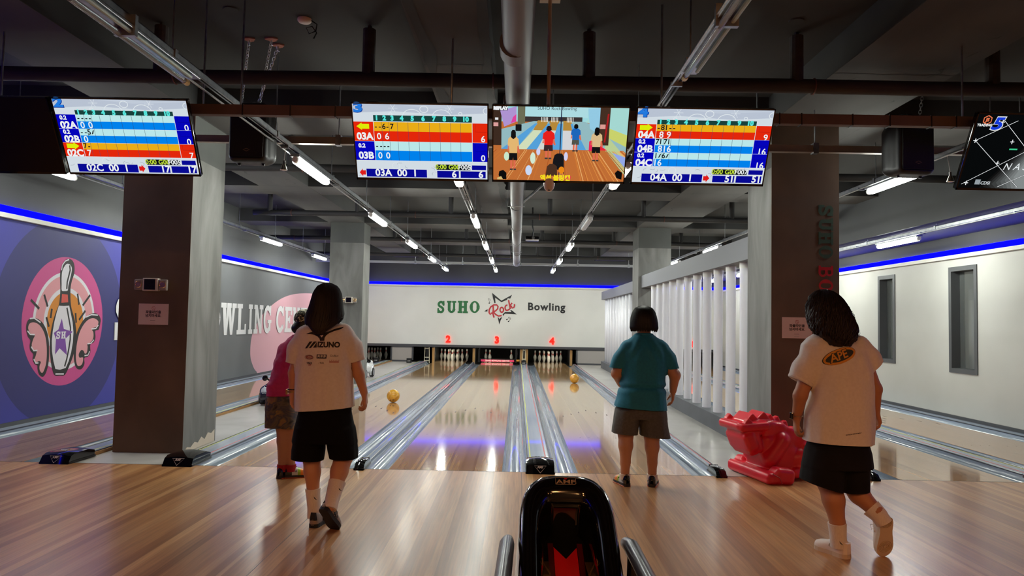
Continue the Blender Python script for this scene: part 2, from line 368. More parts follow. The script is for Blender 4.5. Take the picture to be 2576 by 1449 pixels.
PIN_GLINTS = [[(2.923,2.12),(2.844,2.092),(2.785,2.031),(2.774,1.964)],[(2.75,0.589),(2.927,0.576)],[(2.196,1.317),(2.278,1.324),(2.404,1.267)],[(3.367,1.343),(3.494,1.379),(3.652,1.373)],[(2.165,1.164),(2.219,1.12),(2.302,1.116)],[(2.249,0.965),(2.299,0.913),(2.368,0.914)],[(2.307,0.807),(2.348,0.755),(2.399,0.755)],[(3.51,1.174),(3.618,1.18),(3.675,1.23)],[(3.431,0.965),(3.514,0.97),(3.582,1.017)],[(3.374,0.801),(3.456,0.804),(3.492,0.858)]]
SH_BOX = [(2.721,1.052),(2.933,1.147)]
STAR_TOP = [(-0.216,2.341),(0.103,2.086),(0.456,2.289),(0.396,2.157),(0.317,2.169),(0.279,2.109),(0.104,2.034),(-0.111,2.181),(-0.092,2.004),(-0.131,1.994),(-0.183,2.169)]
STAR_LEFT = [(-0.468,1.717),(-0.352,1.794),(-0.36,1.711)]
STAR_RIGHT = [(0.393,1.772),(0.462,1.766),(0.621,1.636),(0.229,1.652),(0.2,1.618),(0.162,1.568),(0.151,1.627),(0.228,1.707),(0.424,1.71),(0.443,1.73)]
STAR_BOTTOM = [(-0.014,1.536),(0.016,1.517),(0.046,1.468),(0.075,1.508),(0.143,1.539),(0.087,1.42),(0.044,1.282),(0.018,1.409)]
ROCK = [[(-0.178,1.914),(-0.162,1.778),(-0.179,1.66),(-0.131,1.514)],[(-0.25,1.609),(-0.301,1.677),(-0.299,1.775),(-0.246,1.874),(-0.149,1.939),(-0.051,1.94),(-0.007,1.888),(-0.019,1.81),(-0.086,1.74),(-0.154,1.699)],[(-0.154,1.699),(-0.084,1.622),(0.015,1.569),(0.122,1.587)],[(-0.241,1.655),(-0.124,1.676)],[(0.149,1.851),(0.166,1.83),(0.177,1.801),(0.179,1.769),(0.172,1.739),(0.158,1.714),(0.137,1.7),(0.115,1.697),(0.093,1.707),(0.075,1.728),(0.064,1.757),(0.062,1.789),(0.069,1.819),(0.084,1.844),(0.104,1.858),(0.127,1.861),(0.149,1.851)],[(0.306,1.93),(0.288,1.935),(0.269,1.931),(0.253,1.919),(0.24,1.899),(0.232,1.875),(0.229,1.848),(0.233,1.821),(0.242,1.796),(0.256,1.778),(0.273,1.766),(0.291,1.763),(0.31,1.768),(0.334,1.777),(0.392,1.817)],[(0.342,2.111),(0.363,2.003),(0.385,1.905),(0.406,1.812)],[(0.461,2.015),(0.409,1.949),(0.424,1.916),(0.47,1.844),(0.519,1.859),(0.543,1.918),(0.54,1.977)]]
NOTES = [[(-0.28,1.995),(-0.286,1.981),(-0.303,1.975),(-0.32,1.98),(-0.327,1.994),(-0.32,2.008),(-0.304,2.014),(-0.287,2.009),(-0.28,1.995)],[(-0.278,2.001),(-0.34,2.143)],[(-0.34,2.143),(-0.29,2.132),(-0.258,2.08)],[(0.321,1.454),(0.314,1.439),(0.296,1.432),(0.278,1.438),(0.27,1.453),(0.277,1.468),(0.295,1.475),(0.313,1.469),(0.321,1.454)],[(0.377,1.394),(0.37,1.379),(0.352,1.372),(0.334,1.378),(0.326,1.393),(0.333,1.409),(0.351,1.415),(0.369,1.409),(0.377,1.394)],[(0.317,1.458),(0.368,1.553)],[(0.375,1.402),(0.424,1.499)],[(0.368,1.553),(0.424,1.499)],[(0.353,1.523),(0.409,1.471)]]
SUHO_BOX = [[(-2.045,1.632),(-1.78,2.037)],[(-1.716,1.639),(-1.407,2.044)],[(-1.353,1.645),(-1.011,2.052)],[(-0.951,1.653),(-0.622,2.059)]]
BOWL_BOX = [(0.816,1.694),(2.396,2.026)]
RUNBIRD = [(-0.767,1.286),(-0.681,1.317),(-0.692,1.305),(-0.693,1.298),(-0.684,1.293),(-0.656,1.293),(-0.631,1.299),(-0.611,1.307),(-0.581,1.322),(-0.555,1.331),(-0.522,1.338),(-0.539,1.322),(-0.58,1.308),(-0.61,1.294),(-0.626,1.279),(-0.634,1.263),(-0.634,1.244),(-0.663,1.242),(-0.67,1.258),(-0.684,1.27),(-0.707,1.281),(-0.733,1.286)]
RUNBIRD_GAP = [(-0.671,1.28),(-0.644,1.283),(-0.653,1.265)]
MIZ_M = [[(-0.765,1.19),(-0.75,1.191),(-0.715,1.238),(-0.735,1.236)],[(-0.737,1.193),(-0.723,1.194),(-0.686,1.238),(-0.706,1.237)],[(-0.709,1.196),(-0.684,1.198),(-0.686,1.237),(-0.691,1.224)]]
MIZ_TXT = [(-0.679,1.199),(-0.534,1.238)]
MIZ_ROW = [(-0.733,1.133),(-0.647,1.14),(-0.566,1.145),(-0.73,1.09),(-0.649,1.097),(-0.566,1.105)]
APE_C = [(2.599,1.223),(2.5,1.184),(2.699,1.26),(2.599,1.27),(2.599,1.172)]
APE_T = [(2.667,0.762),(2.62,0.754),(2.714,0.769)]
# ------------------------------------------------------------------ materials of the place
m_conc = MN('concrete', [(92, 92, 90), (110, 110, 108), (124, 124, 123)], (1, 1, .25), 3.5, 7, .78, .35, bscale=14, dist=.8)
m_concfloor = MN('concrete_floor', [(166, 161, 156), (180, 176, 172), (190, 186, 182)], (1, 1, 1), 2.2, 7, .3, .05, bscale=10, rvar=.04, dist=.5)
m_ceil = MN('ceiling_paint', [(38, 38, 38), (44, 44, 44)], (1, 1, 1), 1.5, 5, .85, .15)
m_beam = MN('beam_board', [(56, 54, 54), (66, 64, 64), (73, 71, 71)], (1, .3, 1), 2.0, 6, .85, .2)
m_beamdark = MN('beam_dark', [(37, 37, 38), (43, 43, 44)], (1, 1, 1), 2.0, 5, .8, .15)
m_colwarm = MN('column_warm_light_tint', [(82, 66, 54), (96, 78, 64), (106, 86, 72)], (1, 1, .7), 2.0, 6, .8, .25, bscale=9)  # dim warm light on the front column faces, put into a brown colour
m_colgrey = MN('column_grey_paint', [(74, 76, 76), (84, 86, 85)], (1, 1, .5), 2.0, 5, .8, .1)
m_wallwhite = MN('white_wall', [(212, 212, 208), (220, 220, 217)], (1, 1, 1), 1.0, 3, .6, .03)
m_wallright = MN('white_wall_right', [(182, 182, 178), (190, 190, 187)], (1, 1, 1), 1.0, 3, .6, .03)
m_wallgrey = MN('wall_grey', [(92, 94, 98), (102, 104, 108)], (1, 1, 1), .8, 3, .7, .04)
m_walldark = MN('wall_dark', [(58, 59, 62), (66, 67, 70)], (1, 1, 1), 1.0, 4, .6, .06)
m_purple = MN('wall_purple_led_tint', [(52, 52, 140), (57, 57, 148)], (1, 1, 1), 1.0, 3, .6, .03)  # mural purple with the blue LED glow put into the same colour
m_trim = M('dark_trim', (66, 67, 72), .5)
m_white = M('white_plastic', (225, 225, 222), .4)
m_black = M('black_plastic', (14, 14, 16), .35)
m_gloss = M('black_gloss', (8, 8, 10), .08, coat=.6)
m_steel = M('steel', (190, 192, 196), .28, 1.0)
m_galv = MN('galvanised', [(150, 153, 158), (185, 188, 192)], (1, 1, 1), 20, 4, .35, .0, metal=1.0)
m_led = ME('blue_led', (2, 2, 255), LEDB)
m_ledw = MN('led_ledge', [(208, 206, 200), (216, 214, 208)], (1, 1, 1), 1, 2, .5)

def approach_mat():
    m, nt, b = _base('approach_boards'); N, L = nt.nodes, nt.links
    oi = N.new('ShaderNodeObjectInfo'); tc = N.new('ShaderNodeTexCoord'); mp = N.new('ShaderNodeMapping')
    mp.inputs['Scale'].default_value = (60, 2.2, 1); L.new(tc.outputs['Object'], mp.inputs[0])
    cb = N.new('ShaderNodeVectorMath'); cb.operation = 'ADD'; L.new(mp.outputs[0], cb.inputs[0])
    ml = N.new('ShaderNodeVectorMath'); ml.operation = 'SCALE'; ml.inputs[0].default_value = (3, 40, 7); L.new(oi.outputs['Random'], ml.inputs[3]); L.new(ml.outputs[0], cb.inputs[1])
    n = N.new('ShaderNodeTexNoise'); n.inputs['Scale'].default_value = 1.0; n.inputs['Detail'].default_value = 5; L.new(cb.outputs[0], n.inputs[0])
    mp2 = N.new('ShaderNodeMapping'); mp2.inputs['Scale'].default_value = (3, .55, 1); L.new(cb.outputs[0], mp2.inputs[0])
    r = N.new('ShaderNodeValToRGB'); e = r.color_ramp.elements
    cols = [(0, (152, 100, 60)), (.22, (178, 124, 78)), (.45, (200, 148, 96)), (.62, (184, 130, 82)), (.8, (214, 164, 112)), (1, (166, 112, 70))]
    while len(e) < len(cols): e.new(.5)
    for i, (p, c) in enumerate(cols): e[i].position = p; e[i].color = lin(c)
    L.new(oi.outputs['Random'], r.inputs[0])
    g = N.new('ShaderNodeValToRGB'); g.color_ramp.elements[0].position = .3; g.color_ramp.elements[0].color = (.72, .72, .72, 1)
    g.color_ramp.elements[1].position = .7; g.color_ramp.elements[1].color = (1.08, 1.06, 1.04, 1); L.new(n.outputs['Fac'], g.inputs[0])
    mx = N.new('ShaderNodeMix'); mx.data_type = 'RGBA'; mx.blend_type = 'MULTIPLY'; mx.inputs[0].default_value = 1
    L.new(r.outputs[0], mx.inputs[6]); L.new(g.outputs[0], mx.inputs[7]); L.new(mx.outputs[2], b.inputs['Base Color'])
    b.inputs['Roughness'].default_value = .34; b.inputs['Coat Weight'].default_value = .35; b.inputs['Coat Roughness'].default_value = .2
    MATS['approach'] = m; return m
m_appr = approach_mat()
def lane_mat(name, cols, rough):
    m, nt, b = _base(name); N, L = nt.nodes, nt.links
    tc = N.new('ShaderNodeTexCoord'); sp = N.new('ShaderNodeSeparateXYZ'); L.new(tc.outputs['Object'], sp.inputs[0])
    k = N.new('ShaderNodeMath'); k.operation = 'MULTIPLY'; k.inputs[1].default_value = 37.0; L.new(sp.outputs[0], k.inputs[0])
    fl = N.new('ShaderNodeMath'); fl.operation = 'FLOOR'; L.new(k.outputs[0], fl.inputs[0])
    wn = N.new('ShaderNodeTexWhiteNoise'); wn.noise_dimensions = '1D'; L.new(fl.outputs[0], wn.inputs['W'])
    r = N.new('ShaderNodeValToRGB'); e = r.color_ramp.elements
    while len(e) < len(cols): e.new(.5)
    for i, c in enumerate(cols): e[i].position = i/(len(cols)-1); e[i].color = lin(c)
    L.new(wn.outputs[0], r.inputs[0])
    mp = N.new('ShaderNodeMapping'); mp.inputs['Scale'].default_value = (70, 2, 1); L.new(tc.outputs['Object'], mp.inputs[0])
    n = N.new('ShaderNodeTexNoise'); n.inputs['Scale'].default_value = 1; n.inputs['Detail'].default_value = 4; L.new(mp.outputs[0], n.inputs[0])
    g = N.new('ShaderNodeMapRange'); g.inputs[3].default_value = .8; g.inputs[4].default_value = 1.12; L.new(n.outputs['Fac'], g.inputs[0])
    mx = N.new('ShaderNodeVectorMath'); mx.operation = 'SCALE'; L.new(r.outputs[0], mx.inputs[0]); L.new(g.outputs[0], mx.inputs[3])
    L.new(mx.outputs[0], b.inputs['Base Color']); b.inputs['Roughness'].default_value = rough
    b.inputs['Coat Weight'].default_value = .6; b.inputs['Coat Roughness'].default_value = rough*.6
    return m
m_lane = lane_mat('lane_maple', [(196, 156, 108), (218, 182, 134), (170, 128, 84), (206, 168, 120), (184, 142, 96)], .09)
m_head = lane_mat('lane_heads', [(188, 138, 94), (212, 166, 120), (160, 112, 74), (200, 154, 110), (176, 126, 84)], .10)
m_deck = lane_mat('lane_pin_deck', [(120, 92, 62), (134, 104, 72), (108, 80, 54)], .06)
m_gut = MN('gutter_plastic', [(96, 108, 128), (128, 142, 160), (160, 172, 186)], (60, .6, 60), 1.0, 3, .24, .0, coat=.4, rvar=.08)
m_cap = MN('divider_cap', [(150, 162, 182), (168, 178, 196)], (20, .5, 1), 1.0, 3, .25, coat=.3)
m_yel = M('yellow_stripe', (214, 220, 96), .4); m_redst = M('red_stripe', (206, 92, 96), .4)
m_woodside = MN('divider_wood', [(138, 98, 54), (166, 122, 72)], (1, .2, 1), 6, 4, .6)

# ------------------------------------------------------------------ setting
LX = {1: -4.491, 2: -1.587, 3: 0.0, 4: 1.7616, 5: 4.749, 6: 6.51}
HW, GW = 0.527, 0.235
WL, WR, YB, YR, ZC = -5.45, 7.48, 17.3, -12.0, 3.75
# approach: a sub-floor with the boards laid on it, flush
fl = struct('floor', MB().box((WL-.2, YR, -.25), (WR+.2, 0, -.03)), m_trim, 'glossy wooden bowling approach of long boards')
x = WL; nb = 0; meshes = {}
while x < WR-1e-4:
    w = random.choice((.0542, .0542, .0271, .0813, .0542, .0813)); w = min(w, WR-x)
    key = round(w, 4)
    if key not in meshes: meshes[key] = MB().box((0, YR+5.2, -.03), (w, 0, 0)).mesh('board', m_appr)
    o = put('board', meshes[key], fl, (x, 0, 0)); x += w; nb += 1
put('seating_floor', MB().box((WL, YR, -.03), (WR, YR+5.2, 0)).mesh('seating_floor', MN('seating_floor', [(110, 84, 64), (128, 98, 74)], (2, 12, 1), 2, 4, .4)), fl)
for xs in (-0.79, .705, 1.39): put('joint', MB().box((xs, -6.7, -.02), (xs+.003, 0, .0006)).mesh('joint', m_trim), fl)
put('foul_line', MB().box((WL, -.006, -.02), (WR, .004, .0007)).mesh('foul_line', M('foul_line', (52, 44, 40), .5)), fl)
struct('floor_concrete', MB().box((WL-.2, 0, -.3), (WR+.2, 21, -.12)), m_concfloor, 'dark concrete bed below the lanes')
struct('floor_concrete', MB().box((-3.50, .004, -.12), (-2.62, YB, -.004)), m_concfloor, 'grey concrete strip between the first two lanes')
struct('floor_concrete', MB().box((2.62, .004, -.12), (3.93, YB, -.004)), m_concfloor, 'grey concrete strip beside the light tube partition')

# walls
wl = struct('wall_left', MB().box((WL-.2, YR, -.2), (WL, 21, ZC+.1)), m_walldark, 'long side wall with a painted bowling mural')
for nm, y0, y1, mm in (('mural_panel', YR, 5.6, m_purple), ('mural_panel', 5.6, YB, m_wallgrey)):
    put(nm, MB().box((WL-.05, y0, 0), (WL+.004, y1, 2.5), mm).mesh(nm), wl)
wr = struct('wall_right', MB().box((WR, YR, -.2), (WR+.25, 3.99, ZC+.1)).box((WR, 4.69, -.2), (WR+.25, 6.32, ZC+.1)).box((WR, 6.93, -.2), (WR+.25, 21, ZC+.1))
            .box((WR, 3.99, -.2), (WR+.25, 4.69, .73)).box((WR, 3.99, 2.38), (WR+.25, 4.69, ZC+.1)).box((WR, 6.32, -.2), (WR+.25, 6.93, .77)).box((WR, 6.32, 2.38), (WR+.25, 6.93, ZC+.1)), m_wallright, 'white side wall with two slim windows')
put('upper_wall', MB().box((WR-.004, YR, 2.65), (WR+.02, YB, ZC)).mesh('upper_wall', m_walldark), wr)
struct('wall_rear', MB().box((WL-.2, YR-.2, -.2), (WR+.2, YR, ZC+.1)), m_wallgrey, 'grey wall behind the seating area')
wb = struct('wall_back', MB().box((WL, YB, .583), (WR, YB+.06, 2.52)), m_wallwhite, 'white masking wall above the pin decks')
put('upper_wall', MB().box((WL, YB+.05, 2.5), (WR, YB+.2, ZC)).mesh('upper_wall', m_walldark), wb)
put('lower_rail', MB().box((WL, YB-.02, .50), (WR, YB+.05, .583)).mesh('lower_rail', m_trim), wb)
struct('wall_pit', MB().box((WL, 20.6, -.3), (WR, 20.8, ZC)).box((WL, YB+.3, .75), (WR, 20.6, .8)), M('pit_black', (9, 9, 9), .9), 'black back of the pin pits')
# windows in the right wall
m_glass = M('window_glass', (225, 232, 232), .03, trans=.92); m_winfr = M('window_frame', (74, 76, 80), .5)
for k, (y0, y1, z0, z1) in enumerate(((3.99, 4.69, .73, 2.38), (6.32, 6.93, .77, 2.38))):
    mb = MB(); t = .07
    for a, b in (((y0, z0), (y0+t, z1)), ((y1-t, z0), (y1, z1)), ((y0+t, z0), (y1-t, z0+t)), ((y0+t, z1-t), (y1-t, z1))):
        mb.box((WR-.015, a[0], a[1]), (WR+.2, b[0], b[1]))
    w = struct('window_%d' % (k+1), mb, m_winfr, 'slim tall window with a dark grey frame in the white wall, %s' % ('the wider one' if k == 0 else 'the one farther down the lanes'))
    put('pane', MB().box((WR+.12, y0+t, z0+t), (WR+.128, y1-t, z1-t)).mesh('pane', m_glass), w)
put('room_beyond', MB().box((WR+1.6, 2.5, -.2), (WR+1.65, 12, 3), m_wallwhite).box((WR+.25, 2.5, -.25), (WR+1.65, 12, -.2), m_concfloor).box((WR+.25, 11.9, -.2), (WR+1.65, 12, 3), M('beyond_wood', (176, 150, 108), .6)).box((WR+.25, 2.5, 2.95), (WR+1.65, 12, 3), m_ceil).mesh('room_beyond'), wr)
lb = bpy.data.lights.new('corridor_added_light', 'AREA'); lb.energy = 9; lb.size = .5; lb.color = (1, .93, .8)  # added light without a fixture, brightens the room beyond the windows
lo_ = bpy.data.objects.new('corridor_added_light', lb); COL.objects.link(lo_); lo_.location = (WR+.9, 8, 2.9); lo_.parent = wr
# cove LED ledges on the three walls
def cove(name, a, b, nrm, label):
    a = Vector(a); b = Vector(b); n = Vector(nrm)
    lo = a; hi = b
    mb = MB().box(lo+Vector((0, 0, 2.505)), hi+n*.07+Vector((0, 0, 2.56)))
    t = struct(name, mb, m_ledw, label)
    put('led_strip', MB().box(lo+n*.0+Vector((0, 0, 2.56)), hi+n*.045+Vector((0, 0, 2.648))).mesh('led_strip', m_led), t)
    return t
cove('trim_1', (WL, -6, 0), (WL, YB, 0), (1, 0, 0), 'white ledge with a blue light strip along the mural wall')
cove('trim_2', (WR, -6, 0), (WR, YB, 0), (-1, 0, 0), 'white ledge with a blue light strip above the slim windows')
cove('trim_3', (WL+.07, YB, 0), (WR-.07, YB, 0), (0, -1, 0), 'white ledge with a blue light strip above the back wall sign')
struct('baseboard_left', MB().box((WL, YR, 0), (WL+.02, YB, .07)), m_trim)
struct('baseboard_right', MB().box((WR-.02, YR, 0), (WR, YB, .07)), m_trim)

# ceiling, girders and beams
ce = struct('ceiling', MB().box((WL-.2, YR-.2, ZC), (WR+.2, 21, ZC+.15)), m_ceil, 'dark painted concrete ceiling slab')
ZS = 3.47
def beam(x0, x1, y0, y1, z0, soff, side=m_beamdark):
    mb = MB().box((x0, y0, z0+.004), (x1, y1, ZC), side).box((x0+.003, y0, z0), (x1-.003, y1, z0+.004), soff)
    o = put('beam', mb.mesh('beam'))
    return tag(o, 'dark concrete beam with pale board soffit under the ceiling', kind='structure')
beam(-3.49, -2.71, YR, YB, ZS, m_beam); beam(3.19, 4.18, YR, YB, ZS, m_beam); beam(-.16, .40, YR, YB, ZS+.001, m_beam)
for yy in (.57, 4.55, 8.75, 12.3, 15.6):
    for xa, xb in ((WL, -3.49), (-2.71, -.16), (.40, 3.19), (4.18, 6.3)):
        beam(xa, xb, yy, yy+.76, ZS+.003, m_beam)
for xa, xb in ((WL, -3.49), (-2.71, -.16), (.40, 3.19), (4.18, 6.3)): beam(xa, xb, -5.6, -4.8, ZS+.003, m_beam)
tag(put('bulkhead', MB().box((6.30, YR, 2.86), (WR, YB, ZC)).mesh('bulkhead', m_walldark)), 'dark boxed bulkhead along the white wall', kind='structure')
# thin board joints and peeling edges of the fireproofing on the girder soffits
mbp = MB()
for gx0, gx1 in ((3.19, 4.18), (-3.49, -2.71), (-.16, .40)):
    for k in range(14):
        y = -3.6+k*1.35+random.uniform(-.15, .15); pts = [(gx0+(gx1-gx0)*i/12, y+random.uniform(-.012, .012)) for i in range(13)]
        mbp.band(pts, [random.uniform(.006, .02) for _ in pts], lambda a, b, h: (a, b, ZS-.002), 0)
for k in range(60):
    gx = random.choice((-.1, .32, -3.3, -2.85, 3.4, 4.0)); y = random.uniform(-3, 12); L_ = random.uniform(.06, .3)
    mbp.band([(gx+random.uniform(-.05, .05), y), (gx+random.uniform(-.05, .05), y+L_/2), (gx+random.uniform(-.05, .05), y+L_)], [.004, .02, .004], lambda a, b, h: (a, b, ZS-.0025), 0)
o = obj('board_joint', mbp, m_ceil, ce); o['kind'] = 'stuff'
for i, (u0, y0) in enumerate(((-.16, -2.4), (.30, -2.4))):       # ragged peeled strips of the middle beam
    mbp = MB(); P = []; Q = []
    for k in range(40): y = y0+k*.26; P.append((u0+random.uniform(0, .05), y)); Q.append((u0+.10+random.uniform(-.03, .045), y))
    mbp.poly(P+Q[::-1], lambda a, b, h: (a, b, ZS-.003), 0, m_beamdark)
    obj('peeled_strip', mbp, None, ce)

# columns
def column(x0, x1, y0, y1, label, front):
    mb = MB().box((x0, y0+.004, 0), (x1, y1, 3.03), m_conc).box((x0, y0+.004, 3.03), (x1, y1, ZS), m_colgrey)
    c = struct('column', mb, None, label)
    if front: put('warm_tint_face', MB().box((x0, y0-.001, 0), (x1, y0+.004, ZS)).mesh('warm_tint_face', m_colwarm), c)
    else: put('front_face', MB().box((x0, y0, 0), (x1, y0+.004, 3.03), m_conc).box((x0, y0, 3.03), (x1, y0+.004, ZS), m_colgrey).mesh('front_face'), c)
    return c
cL = column(-3.43, -2.72, .57, 1.36, 'square concrete column with warm-tinted brown face beside the mural wall', True)
cR = column(3.23, 3.92, .60, 1.36, 'square concrete column with warm-tinted brown face and vertical lettering', True)
column(-3.43, -2.70, 8.72, 9.37, 'bare concrete column between the mural wall and lane two', False)
column(3.23, 3.93, 8.72, 9.50, 'bare concrete column between the two tube screens', False)
# scraped plaster at the foot of the left column
mbp = MB(); P = [(.6, .0), (1.33, .0), (1.33, .13), (1.25, .10), (1.16, .12), (1.08, .06), (1.0, .10), (.92, .05), (.84, .07), (.75, .03), (.66, .045)]
mbp.poly(P, lambda a, b, h: (-2.72+h, a, b), .003); obj('bare_plaster', mbp, M('bare_plaster', (196, 184, 170), .9), cL)

# partition of light tubes on a curb
cu = MB().box((3.30, 1.36, -.1), (3.56, 8.72, .205)).box((3.30, 9.5, -.1), (3.56, 16.0, .205))
struct('trim_4', cu, MN('curb_grey', [(84, 86, 92), (98, 100, 106)], (1, 1, 1), 2, 4, .6), 'low grey curb under the white tubes')
struct('trim_5', MB().box((3.30, 1.36, 2.17), (3.56, 8.72, 2.43)).box((3.30, 9.5, 2.13), (3.56, 16.05, 2.38)), M('header_grey', (106, 107, 114), .55), 'grey header beam over the white tubes')
# ------------------------------------------------------------------ lanes
NAMES = {1: 'one', 2: 'two', 3: 'three', 4: 'four', 5: 'five', 6: 'six'}
LLAB = {1: 'polished maple bowling lane beside the purple mural wall', 2: 'polished maple bowling lane under the neon number two', 3: 'polished maple bowling lane under the neon number three, sweep bar down',
        4: 'polished maple bowling lane under the neon number four', 5: 'polished maple bowling lane just behind the white tube partition', 6: 'polished maple bowling lane along the wall with slim windows'}
YG = 17.38
gut_prof = [(GW/2 - GW/2*math.cos(math.pi*i/14), -.075*math.sin(math.pi*i/14)) for i in range(15)]
def gutter_mesh():
    mb = MB(); n = len(gut_prof); ys = (0, YG)
    pr = gut_prof + [(GW, -.115), (0, -.115)]
    mb.loft([[(px, y, pz-.004) for px, pz in pr] for y in ys])
    return mb.mesh('gutter', m_gut)
_gm = gutter_mesh(); _gm.polygons.foreach_set('use_smooth', [True]*len(_gm.polygons)); _gm.set_sharp_from_angle(angle=R_(40))
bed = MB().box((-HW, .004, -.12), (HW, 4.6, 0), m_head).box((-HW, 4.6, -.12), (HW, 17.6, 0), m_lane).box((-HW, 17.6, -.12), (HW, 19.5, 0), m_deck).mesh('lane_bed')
m_arrow = M('lane_marks', (70, 52, 40), .3)
arrow = MB()
for k in range(-3, 4):
    xx = k*.1355; yy = 4.75-abs(k)*.25
    arrow.poly([(xx-.012, yy), (xx+.012, yy), (xx, yy+.15)], lambda a, b, h: (a, b, .0012), 0)
arrow = arrow.mesh('lane_arrows', m_arrow)
dots = MB()
for k in (-4, -3, -2, -1, 1, 2, 3, 4):
    dots.lathe([(.0, .001), (.007, .001), (.007, .0013), (0, .0013)], 8, (k*.1084, 2.1, 0))
dots = dots.mesh('guide_dots', m_arrow)
for i in range(1, 7):
    t = thing('bowling_lane', LLAB[i], 'bowling lane', (LX[i], 0, 0))
    put('lane_bed', bed, t); put('gutter', _gm, t, (-HW-GW, 0, 0)); put('gutter', _gm, t, (HW, 0, 0))
    put('lane_arrows', arrow, t)['kind'] = 'stuff'; put('guide_dots', dots, t)['kind'] = 'stuff'
    for e in (-1, 1): put('pin_deck_edge', MB().box((e*(HW+GW), YG, -.12), (e*HW, 19.5, -.05)).mesh('pin_deck_edge', m_black), t)
    put('tail_plank', MB().box((-HW, 19.5, -.12), (HW, 19.55, .0)).mesh('tail_plank', m_black), t)

def divider(x0, x1, label, stripes, wood=0, z=.022, y0=.01):
    t = thing('lane_divider', label, 'divider', ((x0+x1)/2, 0, 0)); w = (x1-x0)/2
    put('cap', MB().box((-w, y0, -.12), (w, YG-.06, z), bev=.004).mesh('cap', m_cap), t)
    for sx, mm in stripes:
        put('stripe', MB().box((sx-(x0+x1)/2-.006, y0+.01, z-.002), (sx-(x0+x1)/2+.006, YG-.1, z+.0015)).mesh('stripe', mm), t)
    if wood: put('wood_side', MB().box((w*wood, y0, -.12), (w*wood+.02*wood, YG-.1, z-.006)).mesh('wood_side', m_woodside), t)
    for e in (-1, 1): put('rail', MB().tube([(e*(w-.004), y0+.01, z-.002), (e*(w-.004), YG-.1, z-.002)], .009, 6).mesh('rail', M('rail_dark', (58, 62, 74), .3)), t)
    return t
divider(-5.446, -5.254, 'slim grey divider cap along the mural wall', [])
divider(-3.728, -3.52, 'grey divider cap with yellow stripe left of the toy cars', [(-3.57, m_yel)], 1, .034, .352)
divider(-2.60, -2.350, 'grey divider cap with yellow and red stripes between toy cars and lane two', [(-2.585, m_yel), (-2.41, m_redst)], y0=.352)
divider(-.824, -.763, 'narrow divider cap between lanes two and three', [], y0=.252)
divider(.763, .999, 'wide divider cap with yellow and red stripes behind the ball return', [(.80, m_yel), (.955, m_redst)], y0=.352)
divider(2.525, 2.60, 'narrow divider cap with red stripe beside the concrete strip', [(2.585, m_redst)], y0=.252)
divider(3.935, 3.986, 'narrow divider cap behind the tube partition', [], y0=.252)
divider(5.512, 5.747, 'wide grey divider cap with red stripe between lanes five and six', [(5.60, m_redst), (5.72, m_yel)], y0=.252)
divider(7.273, 7.455, 'slim grey divider cap along the white window wall', [])

# foul-line units
def foul_unit(x, w, big, label):
    t = thing('foul_detector', label, 'foul detector', (x, 0, 0))
    h = .105 if big else .075; d = .34 if big else .24
    prof = [(-.085, 0), (-.035, h*.78), (.02, h), (d*.7, h*.98), (d, h*.72), (d, 0)]
    n = 9; rings = []
    for k in range(n):
        u = -1+2*k/(n-1); cr = 1-.16*u*u
        rings.append([(u*w/2, py, pz*cr) for py, pz in prof])
    o = obj('housing', MB().loft(rings), m_gloss, t, 35)
    put('base', MB().box((-w/2-.006, -.07, .0), (w/2+.006, d+.01, .018)).mesh('base', m_black), t)
    if big:
        fn = lambda a, b, hh: (a, -.085+(b)*.05/(h*.78)-.004, b)
        mb = MB(); mb.band([(-.055, h*.66), (.055, h*.66), (0, h*.12)], .004, fn, 0, closed=True); put_text(mb, 'AMF', .028, lambda a, b, hh: fn(a, b+h*.55, 0), bold=.0006)
        put('badge', mb.mesh('badge', M('badge_silver', (205, 190, 186), .4)), t)
    else:
        mb = MB()
        for a in range(5): mb.lathe([(.008, 0), (.008, .02)], 8, (-w/2+.012+a*(w-.024)/4, d-.02, h*.6))
        put('knobs', mb.mesh('knobs', m_black), t)
    return t
foul_unit(-3.61, .27, True, 'black foul detector box with triangle badge left of the brown column')
foul_unit(-2.47, .27, True, 'black foul detector box with triangle badge right of the brown column')
foul_unit(-.79, .088, False, 'small black foul unit between lanes two and three')
foul_unit(.881, .26, True, 'black foul detector box with triangle badge behind the ball return')
foul_unit(2.545, .095, False, 'small black foul unit near the red dragon')
foul_unit(3.955, .075, False, 'small black foul unit under the white wall side of the brown column')
foul_unit(5.63, .1, False, 'small black foul unit between lanes five and six')

# small black boxes at the far end of the dividers
for x, lab in ((-3.9, 'first lane'), (-2.83, 'grey access panel'), (.88, 'neon three and four pits')):
    t = thing('sensor_box', 'small black sensor box at far divider end near %s' % lab, 'sensor box', (x, 16.6, .0))
    put('shell', MB().box((-.08, -.06, -.004), (.08, .06, .15), bev=.012).mesh('shell', m_black), t)
    mb = MB(); put_text(mb, 'AMF', .05, lambda a, b, h: (a, -.0615, b+.06)); put('badge', mb.mesh('badge', m_white), t)

